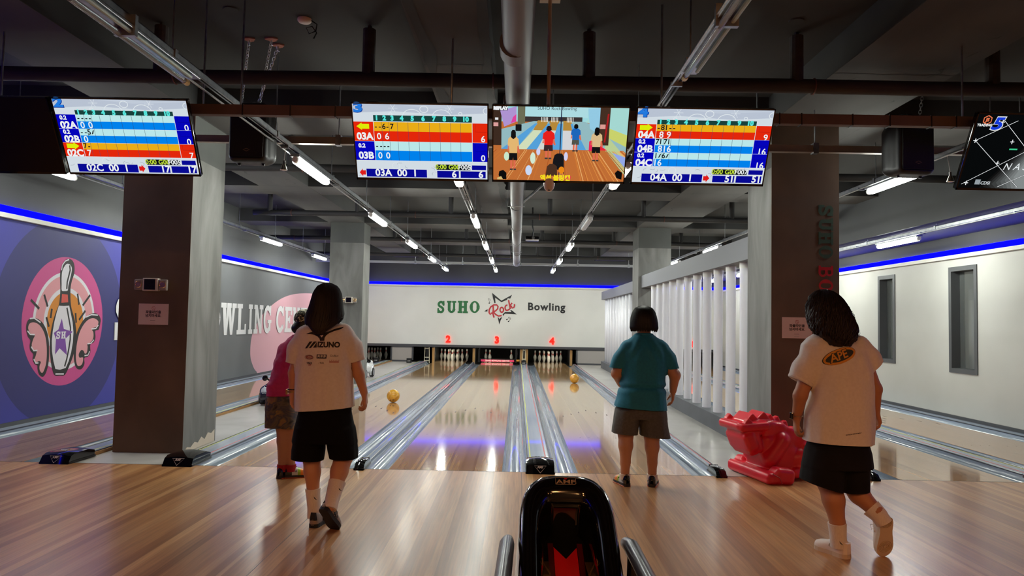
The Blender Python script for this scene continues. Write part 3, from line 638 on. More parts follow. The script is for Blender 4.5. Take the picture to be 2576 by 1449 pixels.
# bowling pins
pprof = [(.0, 0), (.026, 0), (.0285, .004), (.036, .03), (.0495, .07), (.0570, .1), (.0605, .12), (.0575, .15), (.0485, .18), (.0375, .205), (.0295, .225), (.0245, .245), (.0228, .26), (.0240, .285), (.0290, .315), (.0322, .340), (.0310, .358), (.0245, .373), (.012, .3805), (0, .381)]
m_pin = M('pin_white', (232, 230, 222), .22, coat=.5); m_pinred = M('pin_red', (206, 38, 34), .3)
def rad(z):
    for (r0, z0), (r1, z1) in zip(pprof, pprof[1:]):
        if z0 <= z <= z1: return r0+(r1-r0)*(z-z0)/max(z1-z0, 1e-6)
    return .03
_pb = MB().lathe(pprof, 20).mesh('body', m_pin); _pb.polygons.foreach_set('use_smooth', [True]*len(_pb.polygons))
_ps = MB().lathe([(rad(z)+.0008, z) for z in (.236, .242, .248, .254)], 20).mesh('stripe', m_pinred)
_ps2 = MB().lathe([(rad(z)+.0008, z) for z in (.268, .276, .284, .290)], 20).mesh('stripe', m_pinred)
PINS = [(0, 0), (-.1524, .264), (.1524, .264), (-.3048, .528), (0, .528), (.3048, .528), (-.4572, .792), (-.1524, .792), (.1524, .792), (.4572, .792)]
for ln, which in ((1, range(10)), (2, range(10)), (3, (3, 6, 9)), (4, range(10))):
    for k in which:
        t = thing('bowling_pin', 'white bowling pin with red neck stripes, %s of lane %s' % ('head pin' if k == 0 else 'second row' if k < 3 else 'third row' if k < 6 else 'back row', NAMES[ln]), 'bowling pin', (LX[ln]+PINS[k][0], 18.288+PINS[k][1], 0), group='pins on lane %s' % NAMES[ln])
        put('body', _pb, t); put('stripe', _ps, t); put('stripe', _ps2, t)

# pit fittings
m_kick = MN('kickback_wood', [(150, 112, 62), (182, 142, 88)], (1, 1, .2), 8, 4, .5)
m_cream = M('cream_metal', (206, 200, 176), .5)
def kick(x, label, side):
    t = thing('kickback_panel', label, 'panel', (x, 17.42, 0))
    put('wood_post', MB().box((-.04, 0, -.045), (.04, .06, .47), bev=.006).mesh('wood_post', m_kick), t)
    put('side_plate', MB().box((-.025, .06, -.045), (.025, 2.1, .5)).mesh('side_plate', m_black), t)
    put('edge_bracket', MB().box((-.055+side*.085, .01, -.045), (-.035+side*.085, .05, .48)).mesh('edge_bracket', m_trim), t)
kick(-2.15, 'wooden kickback post at the left of lane two pins', 1); kick(-.79, 'wooden kickback post between pins of lanes two and three', 1)
kick(.80, 'wooden kickback post right of the pink sweep bar', 0); kick(.985, 'wooden kickback post left of lane four pins', 0); kick(2.47, 'wooden kickback post at the right of lane four pins', 0)
def ladder(x, w, label):
    t = thing('ball_lift', label, 'ball lift', (x, 17.40, 0))
    for s in (-1, 1):
        put('upright', MB().tube([(s*w/2, 0, -.05), (s*w/2*.8, .02, .48)], .011, 6).mesh('upright', m_cream), t)
    for z in (.02, .13, .43): put('rung', MB().box((-w/2, -.008, z), (w/2, .012, z+.03)).mesh('rung', m_cream), t)
    put('belt', MB().box((-.03, .02, -.05), (.03, .05, .48)).mesh('belt', m_black), t)
ladder(-2.36, .17, 'cream metal ball lift frame left of lane two pins'); ladder(.893, .09, 'cream metal ball lift frame between pits three and four')
def access(x0, x1, label):
    t = thing('access_panel', label, 'panel', ((x0+x1)/2, YB+.02, 0)); w = (x1-x0)/2
    put('frame', MB().box((-w, -.03, -.01), (-w+.05, .03, .5)).box((w-.05, -.03, -.01), (w, .03, .5)).box((-w, -.03, -.01), (w, .03, .05)).box((-w, -.03, .47), (w, .03, .5)).mesh('frame', m_trim), t)
    put('door', MB().box((-w+.05, -.015, .05), (w-.05, .015, .47)).mesh('door', M('panel_grey', (158, 152, 148), .6)), t)
access(-3.56, -2.80, 'grey access panel with dark frame under the wall left of lane two'); access(2.62, 3.62, 'grey access panel with dark frame beside lane four'); access(3.62, 4.0, 'narrow grey access panel behind the tube screen')
# sweep bar on lane three
t = thing('sweep_bar', 'pink sweep bar with white lettering lowered in front of lane three pins', 'sweep bar', (0, 17.72, 0))
put('bar', MB().box((-.565, -.02, .022), (.565, .02, .092), bev=.004).mesh('bar', MN('sweep_pink', [(196, 40, 92), (226, 70, 120)], (4, 1, 1), 2, 2, .35)), t)
mb = MB(); put_text(mb, 'SUHO BOWLING CENTER', .07, lambda a, b, h: (a, -.0215, .057+b), bold=.002); put('lettering', mb.mesh('lettering', m_white), t)
put('frame', MB().box((-.62, -.01, .10), (.62, .03, .125)).box((-.66, -.01, .0), (-.60, .03, .44)).box((.60, -.01, .0), (.66, .03, .44)).mesh('frame', m_black), t)
for s in (-1, 1):
    put('arm', MB().tube([(s*.63, .02, .06), (s*.66, .3, .3), (s*.63, .5, .5)], .02, 6).mesh('arm', m_trim), t)
put('roller', MB().lathe([(.04, -.06), (.04, .06)], 12, (.70, -.03, .07), axis='x').mesh('roller', M('orange_roller', (200, 140, 48), .5)), t)
# pit lights behind the masking: housings only, with strip that lights the pin decks
m_decklamp = ME('pin_deck_lamp', (255, 248, 225), 90)
for ln in (2, 3, 4):
    t = thing('pin_deck_light', 'slim light strip hidden above the pins of lane %s' % NAMES[ln], 'light', (LX[ln], 17.36, .66))
    put('housing', MB().box((-.45, .0, .0), (.45, .1, .03)).mesh('housing', m_white), t)
    put('tube', MB().box((-.4, .03, -.02), (.4, .06, .0)).mesh('tube', m_decklamp), t)
    put('hanger', MB().box((-.46, .0, .03), (.46, .02, .12)).mesh('hanger', m_black), t)

# neon numbers
m_neon = ME('neon_red', (255, 26, 18), 5.0)
for ln in range(1, 7):
    t = thing('neon_number', 'red neon number %s on the white masking wall' % NAMES[ln], 'neon sign', (LX[ln]+(-.06 if ln == 2 else -.02 if ln == 3 else .05 if ln == 4 else 0), YB, .76))
    mb = MB(); put_text(mb, str(ln), .30, lambda a, b, h: (a, -.03-h, b), outline=.012, bold=.006); put('neon_tube', mb.mesh('neon_tube', m_neon), t)
    mb = MB(); put_text(mb, str(ln), .30, lambda a, b, h: (a, -.008-h, b), bold=-.006, extrude=.008); put('back_plate', mb.mesh('back_plate', M('neon_plate', (150, 40, 34), .5)), t)

# white light tubes
m_tube = M('tube_acrylic', (226, 226, 234), .3, coat=.4)
_tm = MB().lathe([(.05, .205), (.0625, .205), (.0625, 2.175), (.05, 2.175)], 20).mesh('tube', m_tube); _tm.polygons.foreach_set('use_smooth', [True]*len(_tm.polygons)); _tm.set_sharp_from_angle(angle=R_(40))
_tc = MB().lathe([(.066, 2.10), (.066, 2.175)], 20).mesh('collar', m_white)
ORD = ['first', 'second', 'third', 'fourth', 'fifth', 'sixth', 'seventh', 'eighth', 'ninth', 'tenth', 'eleventh', 'twelfth', 'thirteenth']
for k in range(12):
    y = 1.47+k*.584
    if y > 8.6: break
    t = thing('light_tube', 'tall white acrylic tube, %s from the brown lettered column' % ORD[k], 'tube', (3.42, y, 0), group='white tubes between front and rear column'); put('tube', _tm, t); put('collar', _tc, t)
_tm2 = MB().lathe([(.05, .205), (.0625, .205), (.0625, 2.135), (.05, 2.135)], 20).mesh('tube', m_tube); _tm2.polygons.foreach_set('use_smooth', [True]*len(_tm2.polygons))
for k in range(11):
    t = thing('light_tube', 'tall white acrylic tube, %s beyond the bare rear column' % ORD[k], 'tube', (3.42, 9.72+k*.584, 0), group='white tubes beyond the rear column'); put('tube', _tm2, t)

# ------------------------------------------------------------------ ceiling services
m_pipe = MN('pipe_wrap', [(52, 48, 46), (66, 61, 58)], (1, 6, 6), 3, 4, .75, .2); m_pipe2 = M('pipe_dark', (50, 50, 52), .6)
def sprinkler(y, z, r, risers, label, mm, x0=WL+.05, x1=WR-1.25):
    t = thing('sprinkler_pipe', label, 'pipe', (0, y, z))
    put('pipe', MB().tube([(x0+(x1-x0)*i/10, 0, random.uniform(-.004, .004)) for i in range(11)], r, 12).mesh('pipe', mm), t).data.polygons.foreach_set('use_smooth', [True]*0 or [True]*len(t.children[0].data.polygons))
    for x in risers:
        zt = ZC if not (3.19 < x < 4.18 or -3.49 < x < -2.71 or -.16 < x < .4) else ZS
        put('riser', MB().tube([(x, 0, 0), (x, 0, zt-z-.03)], r*.9, 12).tube([(x, 0, zt-z-.03), (x, 0, zt-z)], r*.3, 6).mesh('riser', mm), t)
    for k in range(5):
        x = x0+.7+k*(x1-x0-1.4)/4
        put('clamp', MB().tube([(x, r*1.08*math.cos(a*math.pi/6), r*1.08*math.sin(a*math.pi/6)) for a in range(12)], .006, 4, closed=True).mesh('clamp', M('clamp_rust', (112, 62, 52), .6)), t)
    return t
sprinkler(-1.07, 3.315, .058, (-2.27, -.59, 1.18, 2.84, 4.40), 'thick insulated sprinkler pipe crossing above the scoreboards', m_pipe)
sprinkler(2.37, 3.31, .05, (-2.3, -.6, 1.2, 2.9, 4.5), 'dark sprinkler pipe just behind the front columns', m_pipe2)
sprinkler(6.25, 3.30, .05, (-3.9, -2.3, -.6, 1.2, 2.9, 4.5), 'dark sprinkler pipe between second and third beam', m_pipe2, -4.2)
sprinkler(10.3, 3.30, .05, (-2.3, -.6, 1.2, 2.9, 4.5), 'dark sprinkler pipe beyond the rear columns', m_pipe2)
sprinkler(14.3, 3.30, .05, (-2.3, -.6, 1.2, 2.9, 4.5), 'dark sprinkler pipe nearest the back wall', m_pipe2)
# drain pipe
t = thing('drain_pipe', 'large pale grey drain pipe running lengthwise under the ceiling', 'pipe', (.60, 0, 3.095)); mp_ = MN('pvc_grey', [(92, 92, 96), (108, 108, 112)], (1, .4, 1), 2, 3, .5)
o = put('pipe', MB().tube([(.02-.03*i/20, -4.5+18.85*i/20, 0) for i in range(21)], .093, 20).mesh('pipe', mp_), t, smooth=40)
for y in (-2.45, -1.3, 1.2, 3.6, 6.0, 8.4, 10.8, 13.2): put('coupling', MB().tube([(0, y, 0), (0, y+.16, 0)], .098, 20).mesh('coupling', mp_), t, smooth=40)
for y in (-4.3, 3.2, 9.8, 13.8): put('hanger', MB().box((-.12, y, -.10), (-.116, y+.03, ZC-3.095)).box((.116, y, -.10), (.12, y+.03, ZC-3.095)).box((-.12, y, -.102), (.12, y+.03, -.098)).mesh('hanger', m_galv), t)
put('brace', MB().tube([(.09, 3.6, .02), (.75, 3.7, ZC-3.095)], .018, 6).mesh('brace', m_galv), t)

# light rails and lamps
m_lit = ME('lamp_lit', (250, 255, 242), LAMP); m_unlit = M('lamp_unlit', (196, 200, 202), .3); m_clear = M('lamp_clear', (200, 214, 214), .08, trans=.7)
RAILS = {1: LX[1]+.02, 2: LX[2]+.02, 3: -.04, 4: 1.70, 5: 4.62, 6: 6.42}
RZ = {1: 3.02, 2: 3.02, 3: 3.02, 4: 3.02, 5: 3.02, 6: 2.78}
RLAB = {1: 'galvanised light rail over the lane beside the mural', 2: 'galvanised light rail over lane two', 3: 'galvanised light rail over lane three', 4: 'galvanised light rail over lane four', 5: 'galvanised light rail over lane five', 6: 'galvanised light rail under the bulkhead of the white wall'}
_rod = {}
def roof(x, y):
    if x > 6.3: return 2.86
    if 3.19 < x < 4.18 or -3.49 < x < -2.71 or -.16 < x < .4: return ZS
    for yy in (.57, 4.55, 8.75, 12.3, 15.6, -5.6):
        if yy < y < yy+.76: return ZS+.003
    return ZC
ORD = ['first', 'second', 'third', 'fourth', 'fifth', 'sixth', 'seventh', 'eighth', 'ninth', 'tenth', 'eleventh', 'twelfth', 'thirteenth']
def lamp(ri, y, lit, k):
    t = thing('tube_lamp', '%s batten lamp on the rail over lane %s, %s from the scoreboards' % ('lit white' if lit else 'unlit', NAMES[ri], ORD[k]), 'lamp', (RAILS[ri], y, RZ[ri]-.02), group='batten lamps over lane %s' % NAMES[ri])
    put('housing', _lh, t); put('diffuser', _ld if lit else _lu, t); put('end_cap', _lc, t); put('end_cap', _lc, t, (0, 1.14, 0))
    return t
_lh = MB().box((-.046, 0, -.03), (.046, 1.2, 0), bev=.004).mesh('housing', m_galv)
_ld = MB().box((-.042, .04, -.085), (.042, 1.16, -.03), bev=.02).mesh('diffuser', m_lit)
_lu = MB().box((-.042, .04, -.085), (.042, 1.16, -.03), bev=.02).mesh('diffuser', m_unlit)
_lc = MB().lathe([(.028, 0), (.034, .01), (.034, .05), (.028, .06)], 12, (0, 0, -.055), axis='y').mesh('end_cap', m_white)
for i in range(1, 7):
    x = RAILS[i]; z = RZ[i]; y0 = -4.6 if i in (2, 4) else (.1 if i in (1, 3) else -3)
    if i == 3: y0 = .12
    t = thing('light_rail', RLAB[i], 'light rail', (x, 0, z))
    put('channel', MB().box((-.022, y0, 0), (-.018, 15.75, .042)).box((.018, y0, 0), (.022, 15.75, .042)).box((-.022, y0, .038), (.022, 15.75, .042)).box((-.022, y0, -.002), (-.008, 15.75, .002)).box((.008, y0, -.002), (.022, 15.75, .002)).mesh('channel', m_galv), t)
    put('conduit', MB().tube([(-.05, y0, -.02), (-.05, 15.7, -.02)], .008, 6).mesh('conduit', m_galv), t)
    y = y0+.35
    while y < 15.6:
        zt = roof(x, y)
        if i == 6: zt = roof(x, y)
        put('rod', MB().tube([(0, y, .03), (0, y, zt-z)], .005, 6).mesh('rod', m_galv), t)
        put('clip', MB().box((-.03, y-.02, -.004), (.03, y+.02, .05)).mesh('clip', m_galv), t)
        put('strap', MB().box((-.056, y+.3, -.03), (.02, y+.32, -.0)).mesh('strap', m_galv), t)
        y += 1.95
    for kl, yl in enumerate((.22, 3.86, 7.45, 11.05, 14.4) if i < 6 else (3.62, 7.3, 11.0, 14.4)):
        lamp(i, yl, not (i == 4 and 3 < yl < 5), kl)
# older open tube fittings on the near ends of two rails
for i, yy in ((2, -3.35), (4, -3.6)):
    t = thing('tube_fitting', 'unlit glass tube fitting at the near end of the rail over lane %s' % NAMES[i], 'lamp', (RAILS[i], yy, RZ[i]-.02))
    put('tray', MB().box((-.05, 0, -.02), (.05, 1.35, 0), bev=.004).mesh('tray', m_galv), t)
    put('glass_tube', MB().tube([(-.03, .06, -.05), (-.03, 1.3, -.05)], .018, 10).mesh('glass_tube', m_clear), t, smooth=40)
    put('inner_tube', MB().tube([(.03, .06, -.035), (.03, 1.25, -.035)], .012, 8).mesh('inner_tube', M('tube_phosphor', (176, 206, 200), .4)), t)
    put('end_cap', MB().tube([(-.03, 1.28, -.05), (-.03, 1.33, -.05)], .021, 10).mesh('end_cap', M('brass_cap', (196, 164, 110), .4, .6)), t)
    put('bracket', MB().box((-.06, .5, -.06), (.06, .53, .06)).mesh('bracket', m_galv), t)
# cross rails
def cross(y, z, x0, x1, mm, label, rods):
    t = thing('cross_rail', label, 'rail', (0, y, z))
    for xa, xb in (((x0, .47), (.75, x1)) if y < 5 else ((x0, x1),)): put('bar', MB().box((xa, -.02, 0), (xb, .02, .06)).box((xa, -.03, -.008), (xb, .03, .0)).mesh('bar', mm), t)
    for x in rods:
        put('rod', MB().tube([(x, 0, .05), (x, 0, roof(x, y)-z)], .007, 6).mesh('rod', m_galv), t)
        put('clip', MB().box((x-.025, -.035, -.02), (x+.025, .035, .08)).mesh('clip', m_galv), t)
cross(.06, 3.065, WL+.1, 6.2, MN('rail_warm', [(150, 140, 130), (170, 160, 150)], (1, 1, 1), 4, 3, .4, metal=.4), 'long cross rail in front of the brown columns', (-3.2, -1.1, .95, 2.9, 3.45, 5.4))
cross(14.45, 3.065, WL+.1, 6.2, M('rail_pale', (196, 200, 204), .4), 'pale cross rail at the far ends of the lamps', (-4, -2.4, -1, .7, 2.4, 3.9))
t = thing('cable_tray', 'warm-tinted steel cable tray behind the scoreboard screens', 'cable tray', (0, -1.54, 2.90))
put('tray', MB().box((-5.2, -.03, -.03), (6.2, .03, .045)).mesh('tray', MN('tray_warm_light_tint', [(92, 74, 66), (108, 86, 76)], (1, 1, 1), 5, 3, .55)), t)  # warm light from the seating side is put into the steel's brown
for x in [-1.4+.0] + [2.52, 2.68, 3.05, 3.32, 3.62, 3.8, -1.05, -.72]:
    put('zip_tie', MB().box((x, -.034, -.036), (x+.008, .034, .05)).mesh('zip_tie', m_black), t)
for x in (-1.42, -1.70, .13, 1.67, 3.866, -3.2, 5.2):
    put('rod', MB().tube([(x, 0, .04), (x, 0, roof(x, -1.54)-2.90)], .008, 6).mesh('rod', m_galv), t)
# ------------------------------------------------------------------ scoreboard televisions
TVW, TVH = .975, .564
_up = Vector((0, -.479, .878)); _nm = Vector((0, -.878, -.479))
_tvm = MB()
_tvm.box((-TVW/2, -TVH/2, -.045), (TVW/2, TVH/2, -.006), bev=.006)
fr = .009
for a, b in (((-TVW/2, -TVH/2), (-TVW/2+fr, TVH/2)), ((TVW/2-fr, -TVH/2), (TVW/2, TVH/2)), ((-TVW/2, -TVH/2), (TVW/2, -TVH/2+fr*1.9)), ((-TVW/2, TVH/2-fr), (TVW/2, TVH/2))):
    _tvm.box((a[0], a[1], -.008), (b[0], b[1], .002))
_tvm = _tvm.mesh('frame', m_gloss)
SW, SH = TVW-2*fr, TVH-2.9*fr; SY = fr*.45
def EC(c): return ME('scr_%d_%d_%d' % c, c, SCR)
def tv(x, label):
    t = thing('television', label, 'television')
    c = Vector((x, -1.615, 2.672))
    t.matrix_world = Matrix(((1, _up.x, _nm.x, c.x), (0, _up.y, _nm.y, c.y), (0, _up.z, _nm.z, c.z), (0, 0, 0, 1)))
    put('frame', _tvm, t)
    put('mount', MB().box((-.12, .06, -.175), (.12, .20, -.045), bev=.01).box((-.16, -.2, -.06), (-.12, .26, -.045)).box((.12, -.2, -.06), (.16, .26, -.045)).mesh('mount', m_black), t)
    return t
class Scr:
    """flat screen picture, u right 0-1, v down 0-1"""
    def __init__(s): s.mb = MB(); s.h = .0002
    def p(s, u, v, h): return ((u-.5)*SW, (.5-v)*SH+SY, h)
    def rect(s, u0, v0, u1, v1, c, h=None):
        s.h += .000012; h = h or s.h
        s.mb.add([s.p(u0, v0, h), s.p(u1, v0, h), s.p(u1, v1, h), s.p(u0, v1, h)], [(0, 3, 2, 1)], EC(c)); return s
    def poly(s, pts, c):
        s.h += .000012; h = s.h; s.mb.poly(pts, lambda u, v, k: s.p(u, v, h), 0, EC(c)); return s
    def line(s, pts, w, c, closed=False):
        s.h += .000012; h = s.h; a = SH/SW
        s.mb.band([(u, v*a) for u, v in pts], w, lambda u, v, k: s.p(u, v/a, h), 0, EC(c), closed=closed); return s
    def text(s, t, u, v, size, c, **kw):
        s.h += .000012; h = s.h; cx, cy, _ = s.p(u, v, 0)
        put_text(s.mb, t, size*SH, lambda a, b, k: (cx+a, cy+b, h), EC(c), **kw); return s
    def done(s, t):
        put('screen', s.mb.mesh('screen'), t)
WHT = (240, 244, 246); BLU = (4, 4, 190); CYN = (190, 236, 238); SKY = (0, 132, 240); ORG = (238, 176, 24); RED = (232, 40, 12); DGR = (24, 66, 60)
CE = [.15, .21, .265, .327, .407, .486, .567, .646, .724, .80, .885]
def score(t, num, rows, box, arrow_left, tot, fcode):
    s = Scr(); s.rect(0, 0, 1, 1, (214, 224, 232))
    rnd = random.Random(num)
    s.rect(0, 0, 1, .07, (196, 206, 220)).poly([(0, .0), (.3, .0), (.6, .05), (1, .02), (1, .1), (.7, .13), (.3, .09), (0, .12)], (188, 198, 214))
    for cu, cv, r in ((.44, .16, .07), (.66, .16, .07), (.53, .06, .03), (1.0, .07, .03), (.28, .13, .012), (.8, .11, .012)):
        s.line([(min(1, cu+r*math.cos(a*math.pi/12)), cv-r*1.4*math.sin(a*math.pi/12)) for a in range(24)], .005, (228, 236, 240), closed=True)
    for cu, cv in ((.3, .05), (.72, .05)):
        for a in range(6): s.line([(cu, cv), (cu+.035*math.cos(a*math.pi/3), cv+.06*math.sin(a*math.pi/3))], .003, (226, 234, 240))
    s.rect(.15, .145, .885, .205 if len(rows) == 3 else .225, DGR)
    hv = .175 if len(rows) == 3 else .185
    for k in range(10): s.text(str(k+1), (CE[k]+CE[k+1])/2-.005, hv, .085, (90, 236, 226), bold=.003)
    v0 = .205 if len(rows) == 3 else .235; dv = .19 if len(rows) == 3 else .262
    for i, (nm, act, balls, cum, total) in enumerate(rows):
        a, b = v0+i*dv, v0+(i+1)*dv; mid = a+(b-a)*.47
        s.rect(0, a, .146, b, RED if act else BLU).rect(.15, a, .885, mid, ORG if act else CYN).rect(.15, mid, .885, b, RED if act else SKY).rect(.889, a, 1, b, RED if act else BLU)
        s.line([(.91, a+.01), (.91, mid-.01), (.995, mid-.01)], .002, (150, 20, 20) if act else (4, 4, 120))
        for e in CE[1:-1]: s.line([(e, a), (e, b)], .0022, (40, 60, 90))
        s.line([(0, b), (1, b)], .003, (230, 236, 240))
        if act:
            d = 1 if act > 0 else -1; cu, cv = .07, (a+mid)/2
            s.poly([(cu-.045*d, cv-.032), (cu+.01*d, cv-.032), (cu+.01*d, cv-.05), (cu+.05*d, cv), (cu+.01*d, cv+.05), (cu+.01*d, cv+.032), (cu-.045*d, cv+.032)], (226, 240, 10))
        else: s.text('0.2', .05, (a+mid)/2, .075, WHT, bold=.002)
        s.text(nm, .078, (mid+b)/2+.005, .13, WHT, bold=.003)
        for u, ch in balls:
            if ch == '/': s.poly([(u-.012, (a+mid)/2+.03), (u+.0, (a+mid)/2+.02), (u+.012, (a+mid)/2-.035), (u, (a+mid)/2-.02)], (20, 24, 30))
            else: s.text(ch, u, (a+mid)/2, .1, (20, 24, 30), bold=.001)
        for u, ch in cum: s.text(ch, u, (mid+b)/2+.003, .12, WHT, bold=.001)
        s.text(total, .968 if len(total) == 1 else .955, (mid+b)/2+.02, .12, WHT, bold=.001)
    for k in range(26):                                         # pencil twigs of the wallpaper
        u, v = rnd.uniform(.02, .98), rnd.uniform(.8, .97); an = rnd.uniform(0, 6.28)
        s.line([(u, v), (u+.02*math.cos(an), v+.02*math.sin(an)), (u+.04*math.cos(an+.5), v+.04*math.sin(an+.5))], .0018, (120, 132, 142))
    for cu in (.3, .72): s.line([(cu+.028*math.cos(a*math.pi/10), .83+.045*math.sin(a*math.pi/10)) for a in range(20)], .003, (230, 236, 238), closed=True)
    s.rect(.067, .872, .538, .993, (226, 230, 240)).rect(.07, .877, .535, .988, (8, 10, 150)); s.text(box, .30, .932, .135, WHT, bold=.002)
    cu = .042 if arrow_left else .565; d = -1 if arrow_left else 1
    s.poly([(cu-.022*d, .90), (cu, .90), (cu, .875), (cu+.026*d, .93), (cu, .985), (cu, .962), (cu-.022*d, .962)], (228, 30, 26))
    s.rect(.61, .80, .87, .875, (14, 20, 26)); s.text('0:00 G00', .695, .838, .09, (196, 226, 60), bold=.001); s.text(fcode, .825, .838, .09, WHT, bold=.001)
    s.rect(.878, .80, 1.0, .875, (226, 230, 236)).rect(.882, .806, .99, .87, (8, 10, 150))
    s.rect(.61, .885, .785, .99, (226, 230, 236)).rect(.614, .89, .781, .985, (8, 10, 150)).rect(.79, .885, .99, .99, (226, 230, 236)).rect(.794, .89, .987, .985, (8, 10, 150))
    s.text(tot, .745, .938, .13, WHT, bold=.002); s.text(tot, .95, .938, .13, WHT, bold=.002)
    s.text(str(num), .042, .055, .17, (10, 50, 150), bold=.006, sx=1.5); s.text(str(num), .04, .05, .17, (36, 124, 226), bold=.004, sx=1.5)
    s.done(t)
t = tv(-3.21, 'black switched-off television at the mural end of the scoreboard row'); s = Scr(); s.mb.add([s.p(0, 0, .0003), s.p(1, 0, .0003), s.p(1, 1, .0003), s.p(0, 1, .0003)], [(0, 3, 2, 1)], M('screen_off', (6, 6, 7), .25)); s.done(t)
t = tv(-2.21, 'television with a three-row score table, orange bottom row'); score(t, 2, [('02A', 0, [(.165, '-'), (.195, '-'), (.225, '-'), (.252, '-')], [(.185, '0'), (.245, '0')], '0'), ('02B', 0, [(.165, '-'), (.195, '-'), (.222, '5'), (.25, '/')], [(.185, '0')], '0'), ('02C', 1, [(.165, '7'), (.195, '-')], [(.185, '7')], '7')], '02C  00  1', False, '17', 'F005')
t = tv(-.075, 'television with a two-row score table, red top row'); score(t, 3, [('03A', -1, [(.165, '-'), (.195, '-'), (.225, '6'), (.252, '-'), (.285, '7')], [(.185, '0'), (.245, '6')], '6'), ('03B', 0, [(.165, '-'), (.195, '-'), (.222, '-'), (.25, '-')], [(.185, '0'), (.245, '0')], '0')], '03A  00  1', True, '6', 'F005')
t = tv(1.946, 'television with a three-row score table, red top row, near the lettered column'); score(t, 4, [('04A', 1, [(.165, '-'), (.195, '8'), (.222, '1'), (.252, '-'), (.28, '-')], [(.19, '8'), (.245, '9')], '9'), ('04B', 0, [(.165, '7'), (.19, '1'), (.225, '7'), (.25, '1')], [(.19, '8'), (.24, '16')], '16'), ('04C', 0, [(.165, '1'), (.193, '/'), (.222, '6'), (.25, '/')], [(.18, '16')], '16')], '04A  00  1', False, '51', 'F007')
# replay picture
t = tv(.926, 'television showing a colourful replay picture of the lanes'); s = Scr()
s.rect(0, 0, 1, 1, (196, 112, 54)).rect(.05, 0, 1, .2, (160, 220, 226)).rect(.22, .0, .7, .14, (176, 224, 230)).rect(.22, .13, .66, .2, (58, 52, 52))
s.poly([(.0, .52), (.0, .0), (.06, 0), (.06, .52)], (62, 44, 34)).poly([(.05, .06), (.17, 0), (.17, .2), (.08, .27)], (178, 150, 214)).poly([(.13, .22), (.145, .14), (.17, .1), (.17, .2)], (226, 70, 160)).rect(.18, 0, .235, .28, (110, 112, 88))
s.poly([(.06, .57), (.06, .3), (.3, .19), (.68, .19), (1, .42), (1, .6), (.98, .57)], (150, 190, 196)).poly([(.68, .19), (.82, .0), (1, 0), (1, .4), (.82, .26)], (168, 220, 214)).poly([(.7, .02), (.79, .0), (.8, .36), (.72, .28)], (150, 206, 232))
s.poly([(.86, .27), (1, .36), (1, .52), (.86, .4)], (206, 214, 110)).poly([(.845, .36), (1, .66), (1, .9), (.84, .56)], (190, 210, 150))
for a0, a1, b0, b1, c in ((.17, .27, .33, .41, (214, 226, 190)), (.33, .42, .42, .49, (216, 220, 214)), (.52, .63, .52, .58, (216, 216, 220))):
    s.poly([(a0, .57), (b0, .25), (b1, .25), (a1, .57)], c); s.poly([(a0+(b0-a0)*.8, .31), (b0, .18), (b1, .18), (a1+(b1-a1)*.8, .31)], (186, 140, 60))
for a0, a1, b0, b1 in ((.06, .17, .31, .33), (.25, .33, .405, .425), (.43, .52, .48, .515), (.63, .70, .575, .59)): s.poly([(a0, .57), (b0, .22), (b1, .22), (a1, .57)], (86, 164, 222))
for cx in (.355, .43, .545):
    for k in range(5): s.rect(cx+k*.011, .135, cx+.005+k*.011, .2, (238, 236, 228))
rn = random.Random(3)
for k in range(46):
    u = rn.uniform(-.3, 1.3); s.line([(max(0, min(1, .5+(u-.5)*.62)), .58), (max(0, min(1, u)), 1 if 0 <= u <= 1 else .58+.42*abs((0 if u < 0 else 1)-(.5+(u-.5)*.62))/abs(u-(.5+(u-.5)*.62)))], rn.uniform(.002, .006), rn.choice([(232, 150, 70), (176, 86, 36), (240, 180, 110), (206, 118, 52)]))
for cx, cy, rx, ry, c in ((.1, .67, .02, .06, (206, 236, 206)), (.3, .69, .02, .08, (214, 238, 214)), (.27, .86, .025, .07, (206, 222, 250)), (.34, .6, .015, .05, (214, 214, 246)), (.55, .66, .015, .06, (214, 214, 246))):
    s.poly([(cx+rx*math.cos(a*math.pi/8), cy+ry*math.sin(a*math.pi/8)) for a in range(16)], c)
s.poly([(.9, .6), (1, .66), (1, .8)], (150, 170, 236)).rect(.79, 0, .865, .5, (70, 48, 36)).rect(.795, .22, .835, .28, (226, 160, 150)).line([(.852, .08), (.835, .46)], .012, (176, 30, 34)).rect(.5, 0, .507, .92, (30, 34, 66))
s.poly([(.72, .45), (.75, .42), (.77, .57), (.72, .58)], (236, 40, 90)).poly([(.8, .5), (.86, .57), (.8, .57)], (236, 40, 60)).rect(.012, .15, .036, .18, WHT).rect(.0, .215, .036, .265, (222, 160, 156)).rect(.165, .235, .21, .325, (24, 24, 26))
